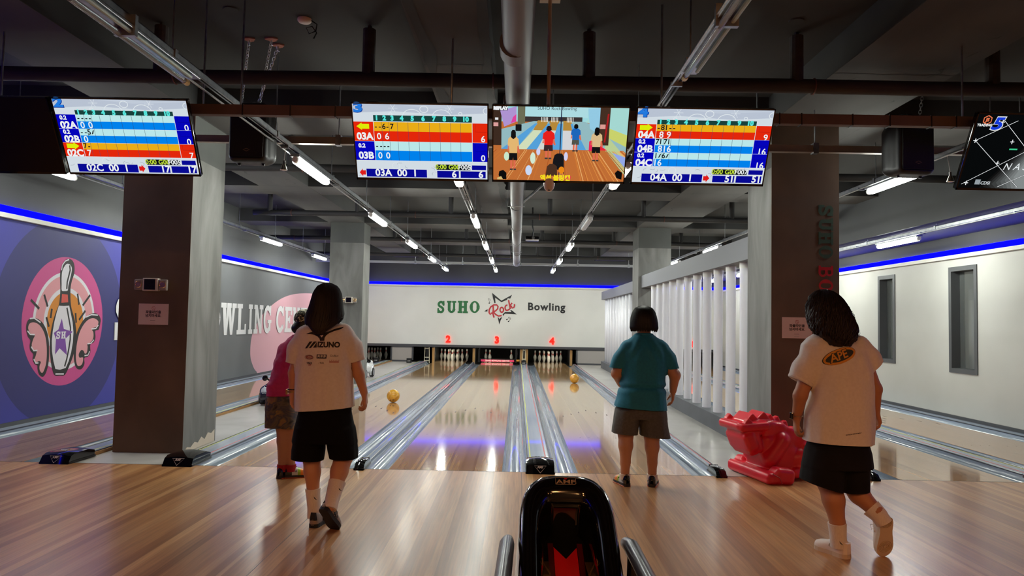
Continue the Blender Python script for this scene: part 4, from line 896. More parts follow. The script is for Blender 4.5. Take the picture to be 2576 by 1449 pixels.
def mini(u, v0, v1, w, c1, c2, hair, long):
    h = v1-v0; sk = (226, 110, 80)
    s.poly([(u-w*.55, v0+h*.3), (u-w*.62, v0+h*.52), (u-w*.45, v0+h*.52)], sk); s.poly([(u+w*.5, v0+h*.3), (u+w*.72, v0+h*.56), (u+w*.6, v0+h*.58), (u+w*.4, v0+h*.5)], sk)
    s.rect(u-w*.3, v0+h*.7, u-w*.08, v1-.005, sk).rect(u+w*.05, v0+h*.7, u+w*.27, v1-.005, sk).rect(u-w*.34, v1-.02, u-.002, v1, (60, 60, 60)).rect(u+.004, v1-.02, u+w*.34, v1, (60, 60, 60))
    s.poly([(u-w*.42, v0+h*.52), (u+w*.42, v0+h*.52), (u+w*.46, v0+h*.75), (u+w*.03, v0+h*.75), (u, v0+h*.68), (u-w*.05, v0+h*.75), (u-w*.46, v0+h*.75)], c2)
    s.poly([(u-w*.2, v0+h*.14), (u+w*.2, v0+h*.14), (u+w*.55, v0+h*.22), (u+w*.62, v0+h*.38), (u+w*.45, v0+h*.4), (u+w*.42, v0+h*.57), (u-w*.42, v0+h*.57), (u-w*.45, v0+h*.4), (u-w*.62, v0+h*.38), (u-w*.55, v0+h*.22)], c1)
    s.poly([(u-w*.12, v0), (u+w*.12, v0), (u+w*.25, v0+h*.05), (u+w*.27, v0+h*long), (u, v0+h*(long+.05)), (u-w*.27, v0+h*long), (u-w*.25, v0+h*.05)], hair)
mini(.15, .31, .86, .07, (232, 186, 116), (20, 20, 22), (20, 18, 18), .18); mini(.415, .25, .7, .075, (236, 34, 30), (60, 40, 44), (40, 26, 28), .12)
mini(.617, .22, .59, .06, (30, 104, 190), (84, 84, 74), (14, 14, 14), .13); mini(.775, .26, .72, .07, (222, 190, 140), (20, 20, 20), (16, 14, 14), .2)
s.poly([(.455, .7), (.465, .64), (.485, .62), (.52, .62), (.535, .66), (.54, .9), (.45, .8)], (24, 24, 28)).poly([(.4, .93), (.41, .8), (.43, .765), (.46, .765), (.485, .8), (.49, .93)], (76, 50, 36)).poly([(.52+.022*math.cos(a*.524), .85+.05*math.sin(a*.524)) for a in range(12)], (240, 140, 24))
s.poly([(.04, .93), (.045, .88), (.075, .86), (.1, .9), (.1, .99), (.05, .99)], (14, 14, 14)).poly([(.03, .97), (.06, .95), (.075, .995), (.03, .995)], (220, 190, 120)).poly([(.93, .88), (.95, .84), (.985, .87), (.985, .97), (.945, .95)], (14, 14, 14))
s.rect(0, .0, .105, .055, (34, 26, 28)).text('REPLAY', .052, .028, .055, WHT, bold=.003).text('SUHO Rock Bowling', .47, .02, .06, (40, 46, 60))
s.text('액션 볼링캠', .475, .965, .085, (250, 226, 30), bold=.002).text('AI', .572, .965, .085, (236, 60, 80), shear=.2); s.done(t)
# lane five screen: black advert with crossing lines
t = tv(4.335, 'television with black and silver advert and a blue 5'); s = Scr(); s.rect(0, 0, 1, 1, (8, 10, 11))
for k in range(9): s.poly([(.16+.03*k, 1-.02*k), (.5, .2+.03*k), (1, .0+.06*k), (1, 1), (.2+.03*k, 1)], tuple(int(16+k*15+q*k*.8) for q in (0, 1, 1)))
for a, b in (((.03, .35), (.3, .08)), ((.02, .95), (.75, .12)), ((.3, .98), (1, .3)), ((.03, .35), (.45, .98)), ((.17, .03), (.75, .98)), ((.55, 0), (1, .55))):
    s.line([a, b], .008, (8, 10, 12)).line([a, b], .0035, WHT)
for u, v in ((.03, .35), (.19, .1), (.055, .93), (.305, .36), (.245, .65)): s.line([(u-.015, v), (u+.015, v)], .006, WHT).line([(u, v-.03), (u, v+.03)], .006, WHT)
s.line([(.075+.032*math.cos(a*math.pi/3+.52), .075+.056*math.sin(a*math.pi/3+.52)) for a in range(6)], .008, (232, 120, 80), closed=True).text('JS', .075, .075, .06, (232, 120, 80), bold=.002).text('TRADING', .065, .145, .045, WHT, bold=.001)
s.text('5', .15, .13, .24, WHT, bold=.006, sx=1.3, shear=.2).text('5', .15, .13, .22, (20, 60, 220), bold=.004, sx=1.3, shear=.2)
s.text('N A S A', .42, .70, .13, (232, 238, 240), shear=.25).text('CDSI', .20, .93, .06, (200, 206, 210), bold=.001).rect(.12, .88, .16, .95, (150, 160, 166)).rect(.3, .45, .36, .47, (60, 200, 140)); s.done(t)
# pole of the replay screen, dome camera
t = thing('ceiling_pole', 'cream pole with square plate holding the replay screen', 'pole', (.84, -1.60, 2.60))
put('pole', MB().tube([(0, 0, .1), (0, 0, ZC-2.60)], .014, 10).mesh('pole', M('cream_pole', (196, 182, 158), .5)), t); put('plate', MB().box((-.075, -.05, ZC-2.606), (.075, .05, ZC-2.60)).mesh('plate', M('plate_cream', (206, 190, 172), .5)), t)
t = thing('dome_camera', 'white dome camera hanging under the replay screen', 'camera', (.86, -1.46, 2.36))
put('shell', MB().lathe([(0, 0), (.018, .004), (.034, .022), (.041, .05), (.041, .09), (.03, .1), (.012, .104), (.012, .3)], 20).mesh('shell', M('dome_white', (216, 204, 190), .35)), t, smooth=40); put('lens', MB().lathe([(0, .0), (.008, .0), (.008, .004), (0, .004)], 10, (0, -.02, .006)).mesh('lens', m_black), t)

# speakers
def speaker(x, y, z, chains, label, rz):
    t = thing('speaker', label, 'speaker', (x, y, z), rz)
    d = SDF((-.24, -.24, -.32), (.24, .24, .32), .009); d.box((0, -.03, 0), (.175, .125, .27), .06); d.box((0, .05, -.03), (.19, .08, .22), .06, k=.03); d.box((0, -.16, .0), (.15, .02, .235), .012, mode='sub', k=.008)
    put('cabinet', d.mesh('cabinet', M('speaker_black', (20, 20, 22), .45)), t)
    put('grille', MB().box((-.147, -.152, -.23), (.147, -.142, .23), bev=.004).mesh('grille', MN('grille', [(12, 12, 13), (24, 24, 26)], (1, 1, 1), 260, 1, .6)), t)
    mb = MB(); mb.band([(-.03, -.17), (0, -.158), (.03, -.17), (0, -.182)], .004, lambda a, b, h: (a, -.1535, b), 0, closed=True); put('emblem', mb.mesh('emblem', M('emblem_gold', (150, 116, 90), .4)), t)
    for s in (-1, 1): put('foot', MB().lathe([(.015, 0), (.015, .02)], 10, (s*.11, -.02, -.285)).mesh('foot', m_black), t)
    put('shackle', MB().tube([(.05*math.cos(a*math.pi/8), 0, .26+.04*math.sin(a*math.pi/8)) for a in range(9)], .006, 6).mesh('shackle', m_steel), t)
    for p0, p1 in chains:
        p0, p1 = Vector(p0), Vector(p1); ax = (p1-p0); nl = int(ax.length/.031); ax.normalize(); sd = ax.orthogonal().normalized(); sd2 = ax.cross(sd); mb = MB()
        for n in range(nl+1):
            c = p0+ax*(n*.031); e = sd if n % 2 else sd2; mb.tube([c+e*.012*math.cos(a*math.pi/4)+ax*.021*math.sin(a*math.pi/4) for a in range(8)], .0034, 5, closed=True)
        put('chain', mb.mesh('chain', m_steel), t)
    return t
speaker(-1.80, -.27, 3.05, (((-.12, 0, .27), (.125, -.50, .70)), ((.05, 0, .29), (.32, -.51, .70)), ((.05, -.03, .29), (.33, -.37, .70))), 'black speaker box hung by chains between two score screens', 0)
speaker(4.15, -.27, 3.04, (((.12, 0, .27), (.17, -.02, .71)),), 'black speaker box hung by a chain beside the black and silver advert screen', .12)
for x, y in ((-1.675, -.77), (-1.48, -.78), (-1.47, -.64)):
    t = thing('ceiling_hook', 'pink ragged foam rosette around a ceiling hook', 'hook', (x, y, ZC), group='foam rosettes above the hanging speaker')
    mb = MB(); P = [(.05*(1+.25*math.sin(a*5.1))*math.cos(a*math.pi/8), .04*(1+.2*math.cos(a*3.3))*math.sin(a*math.pi/8)) for a in range(16)]
    mb.poly(P, lambda a, b, h: (a, b, -h), .012); put('foam', mb.mesh('foam', M('foam_pink', (168, 116, 104), .9)), t); put('hook', MB().tube([(0, 0, 0), (0, 0, -.05), (.01, 0, -.06)], .004, 6).mesh('hook', m_steel), t)
# smoke detector with a coil of cable
t = thing('smoke_detector', 'white smoke detector with a black cable loop', 'smoke detector', (-1.08, -1.19, ZC))
put('base', MB().lathe([(.055, 0), (.055, -.015), (.045, -.028), (.02, -.034), (0, -.034)], 20).mesh('base', M('detector', (214, 196, 186), .5)), t, smooth=40)
put('cable', MB().tube([(.05, .0, -.01), (.09, .03, -.03), (.085, .02, -.09), (.04, 0, -.12), (.02, -.02, -.08), (.06, .0, -.06), (.09, .03, -.10), (.07, .02, -.15)], .006, 6).mesh('cable', m_black), t)
for x, y in ((-1.6, -1.35), (2.75, -1.3)):
    t = thing('junction_box', 'small dark round cover on the ceiling slab', 'junction box', (x, y, ZC), group='dark covers on the ceiling'); put('cap', MB().lathe([(.06, 0), (.055, -.008), (0, -.008)], 16).mesh('cap', m_beamdark), t)
# projector
t = thing('projector', 'black projector hanging from the ceiling over lane four', 'projector', (.92, 8.0, 3.06))
put('body', MB().box((-.14, -.11, .0), (.14, .11, .09), bev=.025).mesh('body', m_gloss), t, smooth=40); put('front_trim', MB().box((-.13, -.118, -.005), (.13, -.105, .02), bev=.004).mesh('front_trim', m_white), t)
put('lens', MB().lathe([(.03, 0), (.03, .03)], 14, (.02, -.13, .05), axis='y').mesh('lens', m_steel), t); put('arm', MB().tube([(0, 0, .08), (.02, 0, .2), (0, 0, .3), (0, 0, ZC-3.06)], .016, 8).mesh('arm', m_black), t)
# mini reflector lamps hanging from the front cross rail
for x, lab in ((-1.60, 'near lane two lamp'), (4.70, 'near lane five lamp'), (-4.63, 'below the black screen')):
    t = thing('hanging_bulb', 'small chrome reflector bulb on a drop wire %s' % lab, 'bulb', (x, .0, 2.79))
    put('reflector', MB().lathe([(.034, 0), (.03, .012), (.02, .04), (.012, .055), (.012, .09)], 16).mesh('reflector', M('chrome', (210, 205, 195), .12, 1.0)), t, smooth=50)
    put('glass', MB().lathe([(.03, .002), (.018, -.006), (0, -.008)], 14).mesh('glass', M('bulb_glass', (226, 216, 196), .15)), t); put('wire', MB().tube([(0, 0, .085), (0, .03, .2), (0, .05, .28)], .003, 5).mesh('wire', m_white), t)

# ------------------------------------------------------------------ mural, signs, notices
def onL(o):
    return lambda a, b, h: (WL+.004+o+h, a, b)
def circ(c, r, n=72, clip=.02): return [(c[0]+r*math.cos(2*math.pi*i/n), max(clip, c[1]+r*math.sin(2*math.pi*i/n))) for i in range(n)]
mu = thing('wall_logo', 'round pink and orange logo mural of a winged bowling pin', 'mural', (0, 0, 0)); LC = (2.915, 1.287)
P = lambda n, c: M(n, c, .6)
def mart(name, loops, layer, mat):
    mb = MB(); [mb.poly(l, onL(layer*.0003), 0) for l in loops]; return put(name, mb.mesh(name, mat), mu)
def mstroke(name, lines, w, layer, mat, closed=False):
    for l in lines: mb = MB(); mb.band(l, w, onL(layer*.0003), 0, closed=closed); put(name, mb.mesh(name, mat), mu)
mart('dark_disc', [circ(LC, 1.37)], 1, P('mural_navy', (40, 40, 104))); mart('pink_disc', [circ(LC, .862)], 2, P('mural_pink', (184, 66, 130)))
mart('white_disc', [circ(LC, .66)], 3, P('mural_white', (206, 204, 214))); mart('rose_disc', [circ(LC, .612)], 4, P('mural_rose', (204, 140, 150))); mart('inner_white_disc', [circ(LC, .45)], 5, MATS['mural_white']); mart('orange_disc', [circ(LC, .39)], 6, P('mural_orange', (196, 122, 30)))
mbk = P('mural_black', (26, 24, 28))
mart('wing', [crom(WING_L)], 7, mbk); mart('wing', [crom(WING_R)], 7, mbk); mart('wing_fill', [crom(WING_L_IN)], 8, MATS['mural_rose']); mart('wing_fill', [crom(WING_R_IN)], 8, MATS['mural_rose'])
mart('pin_outline', [crom(PIN_BLACK, 3)], 9, mbk); mart('pin_fill', [crom(PIN_HEAD, 3)], 10, MATS['mural_white']); mart('pin_fill', [PIN_BODY], 10, MATS['mural_white']); mart('pin_band', [PIN_BAND], 10, P('mural_red', (196, 74, 66)))
mstroke('ray', RAYS, .035, 8, mbk); mstroke('streak', PIN_STREAKS, .03, 11, mbk); mstroke('glint', PIN_GLINTS, .018, 12, MATS['mural_white'])
mart('star', [PIN_STAR], 12, P('mural_violet', (112, 62, 150)))
mb = MB(); (a0, z0), (a1, z1) = SH_BOX
for k, ch in enumerate('SH'): put_glyph(mb, ch, a0+k*(a1-a0)*.52, z0, (a1-a0)*.46, z1-z0, onL(.0042), 0)
put('letter', mb.mesh('letter', MATS['mural_white']), mu)
t = thing('wall_circle', 'large pink circle painted on the grey part of the side wall', 'mural', (0, 0, 0))
mb = MB(); mb.poly(crom([(10.78, .01), (10.15, .11), (9.85, .31), (9.71, .54), (9.75, .91), (10.04, 1.22), (10.68, 1.56), (11.83, 1.89), (13.23, 2.06), (15.15, 2.1), (16.4, 1.9), (17.1, 1.4), (17.2, .8), (16.6, .2), (16.0, .01)], 6), onL(.0012), 0); put('disc', mb.mesh('disc', M('mural_circle_pink', (206, 158, 172), .6)), t)
t = thing('wall_lettering', 'white slab serif lettering SUHO BOWLING CENTER along the mural wall', 'lettering', (0, 0, 0)); m_let = M('letter_white', (214, 214, 220), .5)
y = 4.17; txt = 'SUHO BOWLING CENTER'
adv = {'W': 1.15, 'I': .55, ' ': .5}
# SUHO from 4.17, BOWLING ... placed so that O starts at 7.45 and C of CENTER at 10.75
def row(txt, y0, y1):
    tot = sum(adv.get(c, .82) for c in txt); k = (y1-y0)/tot; y = y0
    for c in txt:
        w = adv.get(c, .82)*k
        if c != ' ':
            mb = MB(); put_glyph(mb, c, y, 1.0, w*.95, .67, onL(.003), .012); put('letter', mb.mesh('letter', m_let), t)
        y += w
row('SUHO', 4.06, 6.2); row('BOWLING', 6.75, 11.05); row('CENTER', 11.35, 15.4)

t = thing('wall_sign', 'painted SUHO Rock Bowling sign with black star on the back wall', 'sign', (0, YB, 0))
onB = lambda o: (lambda a, b, h: (a, -o-h, b))
for (a, b), ch in zip(SUHO_BOX, 'SUHO'):
    mb = MB(); put_glyph(mb, ch, a[0], a[1], b[0]-a[0], b[1]-a[1], onB(.004), .006); put('letter', mb.mesh('letter', M('sign_green', (34, 104, 58), .5)), t)
m_sb = M('sign_black', (24, 24, 28), .5); m_sr = M('sign_red', (182, 40, 52), .5)
for P_ in (STAR_TOP, STAR_LEFT, STAR_RIGHT, STAR_BOTTOM): mb = MB(); mb.poly(P_, onB(.004), .004); put('star_piece', mb.mesh('star_piece', m_sb), t)
mb = MB(); [mb.band(p, .072, onB(.0060+.0004*i), 0, m_wallwhite) for i, p in enumerate(ROCK)]; [mb.band(p, .050, onB(.0100+.0004*i), 0, m_sr) for i, p in enumerate(ROCK)]; put('script', mb.mesh('script'), t)
mb = MB()
for p in NOTES: (mb.poly(p, onB(.004), .003) if len(p) > 6 else mb.band(p, .011, onB(.005), 0))
put('note', mb.mesh('note', m_sb), t)
(a, b) = BOWL_BOX; mb = MB(); put_text(mb, 'Bowling', .345, lambda u, v, h: ((a[0]+b[0])/2+u, -.006-h, (a[1]+b[1])/2+v+.035), bold=.011, sx=1.0, extrude=.002, space=1.14); put('letter', mb.mesh('letter', m_sb), t)

# vertical lettering on the right column
t = thing('column_lettering', 'green and red vertical lettering on the brown column', 'lettering', (0, .598, 0))
z = 2.655; m_lg = M('letter_dark_green', (44, 72, 56), .5); m_lr = M('letter_red', (176, 34, 40), .25, coat=.3)
for ch in 'SUHO BOWLING CENTER':
    w = {'W': .17, 'I': .09, ' ': .06}.get(ch, .142)
    if ch != ' ':
        mb = MB(); put_glyph(mb, ch, 0, 0, w*.92, .148, lambda u, v, h, z=z: (3.708+v, -.002-h, z-u), .004); put('letter', mb.mesh('letter', m_lg if z > 2.05 else m_lr), t)
    z -= w
def notice(x, z, label):
    t = thing('notice', label, 'notice', (x, .568 if x < 0 else .598, z))
    put('paper', MB().box((-.152, -.003, -.107), (.152, 0, .107)).mesh('paper', M('paper', (214, 190, 186), .7)), t)
    mb = MB(); fn = lambda u, v, h: (u, -.0036, v)
    put_text(mb, '파울라인을', .034, lambda u, v, h: fn(u, v+.02, 0), bold=.001); put_text(mb, '넘지마세요.', .034, lambda u, v, h: fn(u, v-.016, 0), bold=.001)
    mb.band([(-.03, -.063), (.02, -.063)], .003, fn, 0); mb.band([(-.03, -.09), (.02, -.09)], .0015, fn, 0); put('lettering', mb.mesh('lettering', m_black), t)
    mb = MB(); mb.band([(.017*math.cos(a*math.pi/10), .062+.017*math.sin(a*math.pi/10)) for a in range(20)], .003, fn, 0, closed=True); mb.band([(-.012, .074), (.012, .05)], .003, fn, 0); put('prohibition_mark', mb.mesh('prohibition_mark', M('mark_red', (170, 60, 66), .6)), t)
notice(-3.07, 1.40, 'pale paper notice below the emergency light on the brown column'); notice(3.49, 1.385, 'pale paper notice on the brown column with vertical lettering')
def emlight(x, y, z, label, rz=0.0):
    t = thing('emergency_light', label, 'emergency light', (x, y, z), rz)
    put('case', MB().box((-.078, -.055, -.065), (.078, 0, .065), bev=.006).mesh('case', M('em_case', (206, 196, 184), .4)), t); put('window', MB().box((-.06, -.058, -.052), (.052, -.05, .056)).mesh('window', m_gloss), t)
    for s in (-1, 1):
        put('lamp_head', MB().box((s*.125-.042, -.05, -.058), (s*.125+.042, -.015, .055), bev=.012).mesh('lamp_head', M('em_glass', (150, 140, 136), .12)), t)
        put('reflector', MB().lathe([(.034, -.036), (.036, -.034), (.03, -.037), (.018, -.031), (.008, -.036), (0, -.037)], 14, (s*.125, -.018, 0), axis='y').mesh('reflector', M('em_gold', (226, 190, 130), .2, .9)), t)
        put('bracket', MB().box((s*.07-.02, -.03, -.012), (s*.1+.02, -.005, .012)).mesh('bracket', MATS['em_case']), t)
emlight(-3.09, .569, 1.70, 'white emergency light with two lamp heads on the brown column'); emlight(-2.98, 8.72, 1.79, 'white emergency light on the bare concrete column')

# assumed warm lamps of the seating area behind the camera, unseen, added for light
m_warm = ME('assumed_warm_lamp', (255, 178, 112), WARM)
for x, y in ((-3.6, -8.4), (-1.0, -8.4), (1.8, -8.4), (4.6, -8.4), (-2.4, -10.6), (.6, -10.6), (3.4, -10.6)):
    t = thing('assumed_ceiling_lamp', 'assumed warm square ceiling lamp above the seating area, out of view', 'lamp', (x, y, ZC), group='assumed warm ceiling lamps of the seating area')
    put('frame', MB().box((-.33, -.33, -.05), (.33, .33, 0), bev=.01).mesh('frame', m_white), t); put('diffuser', MB().box((-.3, -.3, -.06), (.3, .3, -.045)).mesh('diffuser', m_warm), t)
# ------------------------------------------------------------------ balls
m_ball = MN('ball_amber', [(190, 128, 30), (222, 164, 52), (236, 186, 84)], (1, 1, 1), 9, 4, .1, coat=.6, dist=1.5)
_bm = bpy.data.meshes.new('ball'); bm = bmesh.new(); bmesh.ops.create_uvsphere(bm, u_segments=40, v_segments=24, radius=.1085); bm.to_mesh(_bm); bm.free(); _bm.materials.append(m_ball); _bm.polygons.foreach_set('use_smooth', [True]*len(_bm.polygons))
for (x, y), dirs, lab in (((-1.418, 5.41), ((.1, -.8, -.55), (.22, -.8, -.55), (-.3, -.75, -.6)), 'amber bowling ball rolling down lane two'), ((1.989, 9.95), ((.3, .5, .6), (.42, .5, .55), (.2, .7, .4)), 'amber bowling ball rolling down lane four')):
    t = thing('bowling_ball', lab, 'bowling ball', (x, y, .1085)); put('shell', _bm, t)
    for d in dirs:
        v = Vector(d).normalized(); q = v.to_track_quat('Z', 'Y').to_matrix().to_4x4()
        put('finger_hole', MB().lathe([(0, .1072), (.011, .1072), (.011, .1088), (0, .1088)], 12, mat=q).mesh('finger_hole', m_black), t)

# ------------------------------------------------------------------ ball return in the foreground
BR = Vector((.868, 0, 0)); br = thing('ball_return', 'glossy black ball return hood with gold badge and red ramp', 'ball return', (BR.x, -3.8, 0))
OFF = Vector((-BR.x, 3.8, 0))
e_s = Vector((0, .847, .532)); e_p = Vector((0, -.532, .847)); O0 = Vector((BR.x, -4.25, .268))
def rimpt(t):
    """t 0..1 from lower left round the top to lower right, in the tilted rim plane"""
    if t < .3: return -.2, .53*t/.3, -1, 0
    if t > .7: return .2, .53*(1-t)/.3, 1, 0
    a = math.pi*(1-(t-.3)/.4); c, s_ = math.cos(a), math.sin(a)
    xx = .2*math.copysign(abs(c)**.62, c); ss = .53+.335*abs(s_)**.62
    nx, ns = math.copysign(abs(c)**1.2, c)*1.0, abs(s_)**1.2*.8; l = math.hypot(nx, ns); return xx, ss, nx/l, ns/l
prof = [(-.100, -.30), (-.099, -.10), (-.094, -.055), (-.082, -.028), (-.066, -.008), (-.046, .002), (-.026, .002), (-.010, -.006), (0, -.024), (.004, -.05)]
rings = []
NT = 60
for i in range(NT+1):
    x, s_, nx, ns = rimpt(i/NT); C0 = O0 + Vector((x, 0, 0)) + e_s*s_; n = Vector((nx, 0, 0)) + e_s*ns
    r = [C0 + n*(a*(1+.45*ns)) + e_p*b for a, b in prof]
    q = r[-1]; r += [Vector((q.x+nx*.012, q.y+.02*ns, max(.25, q.z*.6))), Vector((q.x+nx*.015, q.y+.03*ns, .02))]
    rings.append([p+OFF for p in r])
vs = [p for r in rings for p in r]; k = len(rings[0]); fs = [(i*k+j, i*k+j+1, (i+1)*k+j+1, (i+1)*k+j) for i in range(NT) for j in range(k-1)]
obj('hood', MB().add(vs, fs), M('hood_black', (7, 6, 6), .12, coat=.8), br, 60)
put('inner_shell', MB().box((-.115, -.02, .05), (.115, .36, .12)).box((-.115, .34, .05), (.115, .38, .60)).box((-.125, -.6, .05), (-.115, .38, .42)).box((.115, -.6, .05), (.125, .38, .42)).mesh('inner_shell', M('hood_inside', (4, 4, 4), .9, spec=.05)), br)
def slope(x0, x1, y0, z0, y1, z1, th, m): return MB().add([(x0, y0, z0), (x1, y0, z0), (x1, y1, z1), (x0, y1, z1), (x0, y0, z0-th), (x1, y0, z0-th), (x1, y1, z1-th), (x0, y1, z1-th)], [(0, 1, 2, 3), (7, 6, 5, 4), (0, 4, 5, 1), (1, 5, 6, 2), (2, 6, 7, 3), (3, 7, 4, 0)], m)
put('ramp', slope(-.11, .11, -.05, .33, .36, .47, .02, M('ramp_black', (10, 9, 9), .5, spec=.2)).mesh('ramp'), br)
fnr = lambda u, v, h: (u, -.05+.41*v, .335+.14*v+h)
mb = MB(); mb.poly([(-.05, .0), (.05, .0), (.05, .62), (0, .44), (-.05, .62)], fnr, .002); put('red_stripe', mb.mesh('red_stripe', M('ramp_red', (196, 14, 22), .25)), br)
mb = MB(); mb.poly([(-.075, 0), (-.052, 0), (-.052, .68), (-.075, .68)], fnr, .003); mb.poly([(.052, 0), (.075, 0), (.075, .68), (.052, .68)], fnr, .003); put('dark_red_edge', mb.mesh('dark_red_edge', M('ramp_dark_red', (74, 10, 14), .3)), br)
for s in (-1, 1):
    put('bracket', MB().box((s*.075, -.08, .40), (s*.11, .08, .404)).box((s*.107, -.08, .40), (s*.11, .08, .46)).mesh('bracket', M('bracket_metal', (190, 160, 120), .3, .9)), br)
    put('bracket_rod', MB().tube([(s*.078, -.078, .408), (s*.104, -.02, .43), (s*.104, .06, .45)], .004, 6).mesh('bracket_rod', MATS['bracket_metal']), br)
    put('rail', MB().tube([(s*.247, .10, .48), (s*.25, -.02, .50), (s*.265, -.55, .475), (s*.27, -1.6, .45)], [.024, .031, .031, .031], 16).mesh('rail', M('rail_grey', (96, 98, 104), .28, .6)), br, smooth=50)
    put('rail_post', MB().tube([(s*.25, -.05, .49), (s*.24, -.05, .0)], .02, 10).mesh('rail_post', m_black), br)
    put('rail_post', MB().tube([(s*.27, -1.5, .45), (s*.26, -1.5, .0)], .02, 10).mesh('rail_post', m_black), br)
put('cross_plate', slope(-.12, .12, -.32, .33, -.02, .372, .03, M('plate_black', (12, 10, 9), .25)).mesh('cross_plate'), br)
for s in (-1, 1): put('screw', MB().lathe([(.006, 0), (.006, .004), (0, .005)], 8, (s*.07, -.06, .370)).mesh('screw', MATS['bracket_metal']), br)
put('rack', MB().box((-.24, -1.55, .36), (.24, -.33, .40), bev=.01).box((-.2, -1.5, .0), (.2, -.4, .36)).mesh('rack', m_black), br)
# badge on the rim
bm_c = O0 + e_s*.806 + e_p*.003 + OFF
fb = lambda u, v, h: tuple(bm_c + Vector((u, 0, 0)) + e_s*v + e_p*(h+.0015))
mb = MB(); mb.poly([(-.046, -.022), (.04, -.022), (.046, -.016), (.046, .022), (-.046, .022)], fb, .002, m_gloss)
bdg = put('badge', mb.mesh('badge'), br)
mb = MB(); mb.band([(-.044, -.02), (.038, -.02), (.044, -.015), (.044, .02), (-.044, .02)], .003, lambda u, v, h: fb(u, v, .003), 0, closed=True); put_text(mb, 'AMF', .032, lambda u, v, h: fb(u, v-.006, .0032), bold=.0006, sx=1.35)
put('badge_lettering', mb.mesh('badge_lettering', M('badge_gold', (216, 186, 150), .3, .5)), bdg)
mb = MB(); mb.poly([(-.009, .016), (.009, .016), (0, .006)], lambda u, v, h: fb(u, v, .0036), 0); put('badge_triangle', mb.mesh('badge_triangle', MATS['ramp_red']), bdg)

# ------------------------------------------------------------------ red dragon
dr = thing('dragon_toy', 'red moulded plastic dragon with a ridged crest and seat', 'play dragon', (2.90, .02, 0), math.atan2(.22, .97))
d = SDF((-.36, -.44, -.02), (.86, .44, .74), .008)
RY = lambda a: Matrix.Rotation(R_(a), 3, 'Y')
d.box((.00, 0, .052), (.115, .36, .052), .035)                                  # front foot bar
for s in (-1, 1): d.box((.56, s*.20, .05), (.14, .07, .05), .04, k=.03); d.box((.06, s*.30, .07), (.10, .075, .07), .045, rot=RY(8), k=.02)
d.box((.40, 0, .17), (.34, .175, .13), .06, k=.03)                              # hull
d.box((.13, 0, .25), (.17, .175, .17), .07, k=.04)                              # chest
d.box((.56, 0, .29), (.20, .19, .032), .028, k=.012)                            # seat rim
d.box((.57, 0, .335), (.15, .135, .04), .03, k=.02, mode='sub')
d.box((-.13, 0, .37), (.085, .165, .15), .05, rot=RY(-20), k=.02)               # lower jaw, leaning forward
d.box((-.16, 0, .345), (.06, .185, .09), .04, rot=RY(-24), k=.02)
d.box((-.14, 0, .485), (.15, .215, .038), .03, rot=RY(-4), k=.008)              # brow
d.cap((-.275, -.15, .49), (-.275, .15, .49), .032, .032, k=.02)
for a, z, r in ((-.02, .47, 0), (.10, .46, 8), (.20, .425, 20), (.29, .375, 32), (.37, .32, 42)): d.box((a, 0, z), (.10, .155, .06), .035, rot=RY(r), k=.03)   # arched nape
for a, z, w, h, r in ((-.12, .545, .125, .058, 0), (.0, .56, .11, .056, 4), (.10, .545, .05, .046, 10), (.18, .525, .032, .046, 18), (.26, .485, .03, .046, 27), (.335, .435, .03, .044, 36), (.40, .38, .028, .04, 44)):
    d.box((a, 0, z-.02), (h*.95, w, h*.95), .012, rot=RY(45+r), k=.012)           # crest teeth
    d.box((a, 0, z-.06), (.06, w*.8, .05), .02, rot=RY(r), k=.02)
d.box((-.06, 0, .66), (.035, .06, .08), .03, k=.02, mode='sub')
for s in (-1, 1):
    d.box((-.20, s*.165, .525), (.030, .030, .030), .006, rot=RY(40), k=.004)    # eyes
    d.cap((.03, s*.155, .19), (.15, s*.145, .35), .075, .082, k=.018)            # fore leg
    d.ell((.36, s*.150, .175), (.120, .070, .110), k=.008); d.cap((.36, s*.17, .10), (.26, s*.20, .06), .05, .045, k=.03)   # thigh
d.chain([(.66, 0, .2), (.74, 0, .14), (.78, 0, .10)], [.11, .07, .03], .03)
m_drag = M('dragon_red', (222, 26, 50), .38, coat=.15)
put('body', d.mesh('body', m_drag), dr)
for s in (-1, 1):
    put('claw_groove', MB().tube([(-.07+.0*s, s*.36, .1), (-.02, s*.392, .07), (.0, s*.398, .02)], .004, 5).mesh('claw_groove', M('dragon_dark', (150, 14, 30), .4)), dr)

